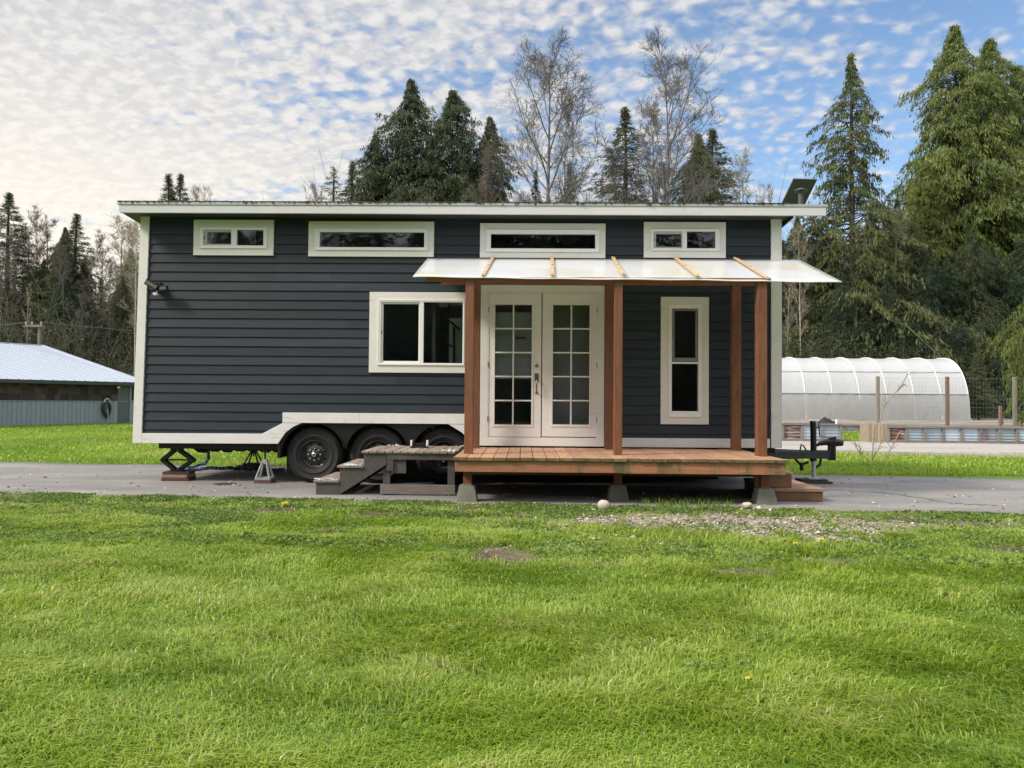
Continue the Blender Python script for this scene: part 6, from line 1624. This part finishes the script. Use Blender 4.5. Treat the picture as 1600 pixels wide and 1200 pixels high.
# leaf litter and grit strewn on the driveway
N5 = 900
x = rng.uniform(-9, 9, N5); ey_, fy_ = edge_y(x), far_y(x); y = ey_+(fy_-ey_)*rng.beta(.7, 1.4, N5); a = rng.uniform(0, 6.28, N5); d = np.stack([np.cos(a), np.sin(a), rng.normal(0, .15, N5)], 1); l = rng.uniform(.012, .05, N5)
V, Q = cards(np.stack([x, y, np.full(N5, .008)], 1), d, l, l*rng.uniform(.4, .8, N5), rng)
me = np_mesh('leaf_litter', V, Q, rq=rng.random(N5), mats=['gravel_stone']); o = bpy.data.objects.new('leaf_litter', me); COL.objects.link(o); kind(o, 'stuff')
# dandelions
def dandelion(u, v, lab, s=1.0):
    c = G(u, v, -.02); g = float(gz(c.x, c.y)); t = thing('dandelion', lab, 'dandelion', (c.x, c.y, g), 'yellow dandelions in the lawn')
    hh = .085; mb = MB(); mb.tube([(c.x, c.y, g), (c.x+.006, c.y, g+hh*.5), (c.x, c.y, g+hh)], .003, n=5); mb.build('stem', 'green_stem', t)
    mb = MB(); R5 = random.Random(int(u))
    for ring_i, (el, L_) in enumerate(((10, .022), (35, .02), (60, .016))):
        for k in range(16):
            a = 2*PI*(k+.5*ring_i)/16; d = Vector((math.cos(a)*math.cos(rad(el)), math.sin(a)*math.cos(rad(el)), math.sin(rad(el)))); p = Vector((c.x, c.y, g+hh)); sd = Vector((-math.sin(a), math.cos(a), 0))*.004*s
            mb.add([p-sd*.4, p+sd*.4, p+d*L_*s+sd, p+d*L_*s-sd], [(0, 1, 2, 3)])
    mb.build('flower', 'yellow_petal', t)
dandelion(445, 803, 'bright yellow dandelion near the driveway edge below the first wheel', 1.9)
dandelion(1283, 857, 'yellow dandelion by the bare soil patch at the right of the lawn', 1.4)
dandelion(1168, 1050, 'yellow dandelion alone in the right half of the near lawn', .55)
dandelion(145, 1195, 'yellow dandelion at the bottom edge of the photo, left side', .5)
dandelion(1243, 862, 'small yellow dandelion left of the bare soil patch on the right', 1.0)

# ================================================================== LIGHT
SUN_DIR = Vector((-.70, -.34, .66)).normalized()
sun_d = bpy.data.lights.new('sun', 'SUN'); sun_d.energy = 3.0; sun_d.angle = rad(12); sun_d.color = (1, .93, .82)
sun = bpy.data.objects.new('sun', sun_d); COL.objects.link(sun)
sun.rotation_euler = SUN_DIR.to_track_quat('Z', 'Y').to_euler()
w = bpy.data.worlds.new('World'); scene.world = w; w.use_nodes = True
N = w.node_tree.nodes; L = w.node_tree.links
bg = N['Background']; bg.inputs['Strength'].default_value = .12
sky = N.new('ShaderNodeTexSky'); sky.sky_type = 'NISHITA'; sky.sun_disc = False
sky.sun_elevation = math.asin(SUN_DIR.z); sky.sun_rotation = math.atan2(SUN_DIR.x, SUN_DIR.y); sky.air_density = 1.0; sky.dust_density = .6; sky.ozone_density = 1.2
tc = N.new('ShaderNodeTexCoord'); sp = N.new('ShaderNodeSeparateXYZ'); L.new(tc.outputs['Generated'], sp.inputs[0])
def math_(op, a, b=None, c=None, clamp=False):
    n = N.new('ShaderNodeMath'); n.operation = op; n.use_clamp = clamp
    for i, q in enumerate((a, b, c)):
        if q is None: continue
        if isinstance(q, (int, float)): n.inputs[i].default_value = q
        else: L.new(q, n.inputs[i])
    return n.outputs[0]
def mrange(v, a, b, c=0.0, d=1.0, smooth=True):
    n = N.new('ShaderNodeMapRange'); n.interpolation_type = 'SMOOTHSTEP' if smooth else 'LINEAR'
    for i, q in zip((1, 2, 3, 4), (a, b, c, d)):
        if isinstance(q, (int, float)): n.inputs[i].default_value = q
        else: L.new(q, n.inputs[i])
    L.new(v, n.inputs[0]); return n.outputs[0]
def mixc(f, a, b):
    n = N.new('ShaderNodeMix'); n.data_type = 'RGBA'
    if isinstance(f, (int, float)): n.inputs[0].default_value = f
    else: L.new(f, n.inputs[0])
    for i, q in ((6, a), (7, b)):
        if isinstance(q, tuple): n.inputs[i].default_value = (*q, 1)
        else: L.new(q, n.inputs[i])
    return n.outputs[2]
x, y, z = sp.outputs
zc = math_('ADD', math_('MAXIMUM', z, .0), .26)
px, py = math_('DIVIDE', x, zc), math_('DIVIDE', y, zc)
cmb = N.new('ShaderNodeCombineXYZ'); L.new(px, cmb.inputs[0]); L.new(py, cmb.inputs[1])
def noise(vec, scale, det, rough=.55, rot=0, st=(1, 1, 1), dist=0):
    mp = N.new('ShaderNodeMapping'); mp.inputs['Scale'].default_value = st; mp.inputs['Rotation'].default_value = (0, 0, rot); L.new(vec, mp.inputs[0])
    n = N.new('ShaderNodeTexNoise'); n.inputs['Scale'].default_value = scale; n.inputs['Detail'].default_value = det; n.inputs['Roughness'].default_value = rough; n.inputs['Distortion'].default_value = dist; L.new(mp.outputs[0], n.inputs['Vector']); return n.outputs['Fac']
puff = noise(cmb.outputs[0], 34, 2.5, .45, rad(25), (1, 1.15, 1), .35)
vo = N.new('ShaderNodeTexVoronoi'); vo.feature = 'SMOOTH_F1'; vo.inputs['Scale'].default_value = 27; vo.inputs['Smoothness'].default_value = .35
wn = N.new('ShaderNodeTexNoise'); wn.inputs['Scale'].default_value = 9; wn.inputs['Detail'].default_value = 2; L.new(cmb.outputs[0], wn.inputs['Vector'])
wv_ = N.new('ShaderNodeVectorMath'); wv_.operation = 'MULTIPLY_ADD'; L.new(wn.outputs['Color'], wv_.inputs[0]); wv_.inputs[1].default_value = (.06, .06, 0); L.new(cmb.outputs[0], wv_.inputs[2]); L.new(wv_.outputs[0], vo.inputs['Vector'])
cell = mrange(vo.outputs['Distance'], .15, .62, .78, .25, False)
puff = math_('ADD', math_('MULTIPLY', puff, .55), math_('MULTIPLY', cell, .45))
streak = noise(cmb.outputs[0], 5, 3, .5, rad(-40), (.5, 2.4, 1), .2)
big = noise(cmb.outputs[0], .75, 2, .5)
side = mrange(x, -.55, .62, 1, 0, False)       # the cloud sheet thins to the right
cov = math_('ADD', math_('ADD', math_('MULTIPLY', puff, .95), math_('MULTIPLY', streak, .55)), math_('MULTIPLY', big, .45))
cov = math_('ADD', cov, math_('MULTIPLY', side, .52))
alpha = mrange(cov, .95, 1.34)
alpha = math_('MULTIPLY', alpha, mrange(side, 0, .8, .82, 1.0))
shade = noise(cmb.outputs[0], 34, 3, .55, rad(25), (1, 1.2, 1), .3)
shade = math_('ADD', math_('MULTIPLY', shade, .6), math_('MULTIPLY', puff, .4))
lit = mixc(mrange(shade, .40, .60), (4.0, 4.05, 4.25), (5.2, 5.15, 5.1))
glow = math_('MULTIPLY', mrange(x, -.62, .14, 1, 0), mrange(z, .03, .48, 1, 0))
lit = mixc(glow, lit, (7.6, 6.9, 5.9))
blue = N.new('ShaderNodeVectorMath'); blue.operation = 'MULTIPLY'; L.new(sky.outputs[0], blue.inputs[0]); blue.inputs[1].default_value = (1.08, 1.16, 1.2)
col = mixc(alpha, blue.outputs[0], lit)
low = mrange(z, .0, .16, .75, 0)
zen = math_('MULTIPLY', mrange(z, .50, .80, 0, 1), .85)  # unseen upper sky, brightened to put more light on level surfaces
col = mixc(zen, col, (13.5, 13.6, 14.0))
col = mixc(low, col, (5.0, 4.95, 4.95))
# unseen sky behind the viewer, made brighter and even to light the front
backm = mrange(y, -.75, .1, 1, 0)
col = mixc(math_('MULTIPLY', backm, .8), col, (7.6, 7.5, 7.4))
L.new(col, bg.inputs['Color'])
scene.view_settings.view_transform = 'Standard'; scene.view_settings.look = 'None'; scene.view_settings.gamma = 1; scene.view_settings.use_curve_mapping = False
scene.view_settings.exposure = 0.42
scene.cycles.max_bounces = 8; scene.cycles.transparent_max_bounces = 12; scene.cycles.use_denoising = True
for o in list(bpy.data.objects):
    if '_o' in o: del o['_o']
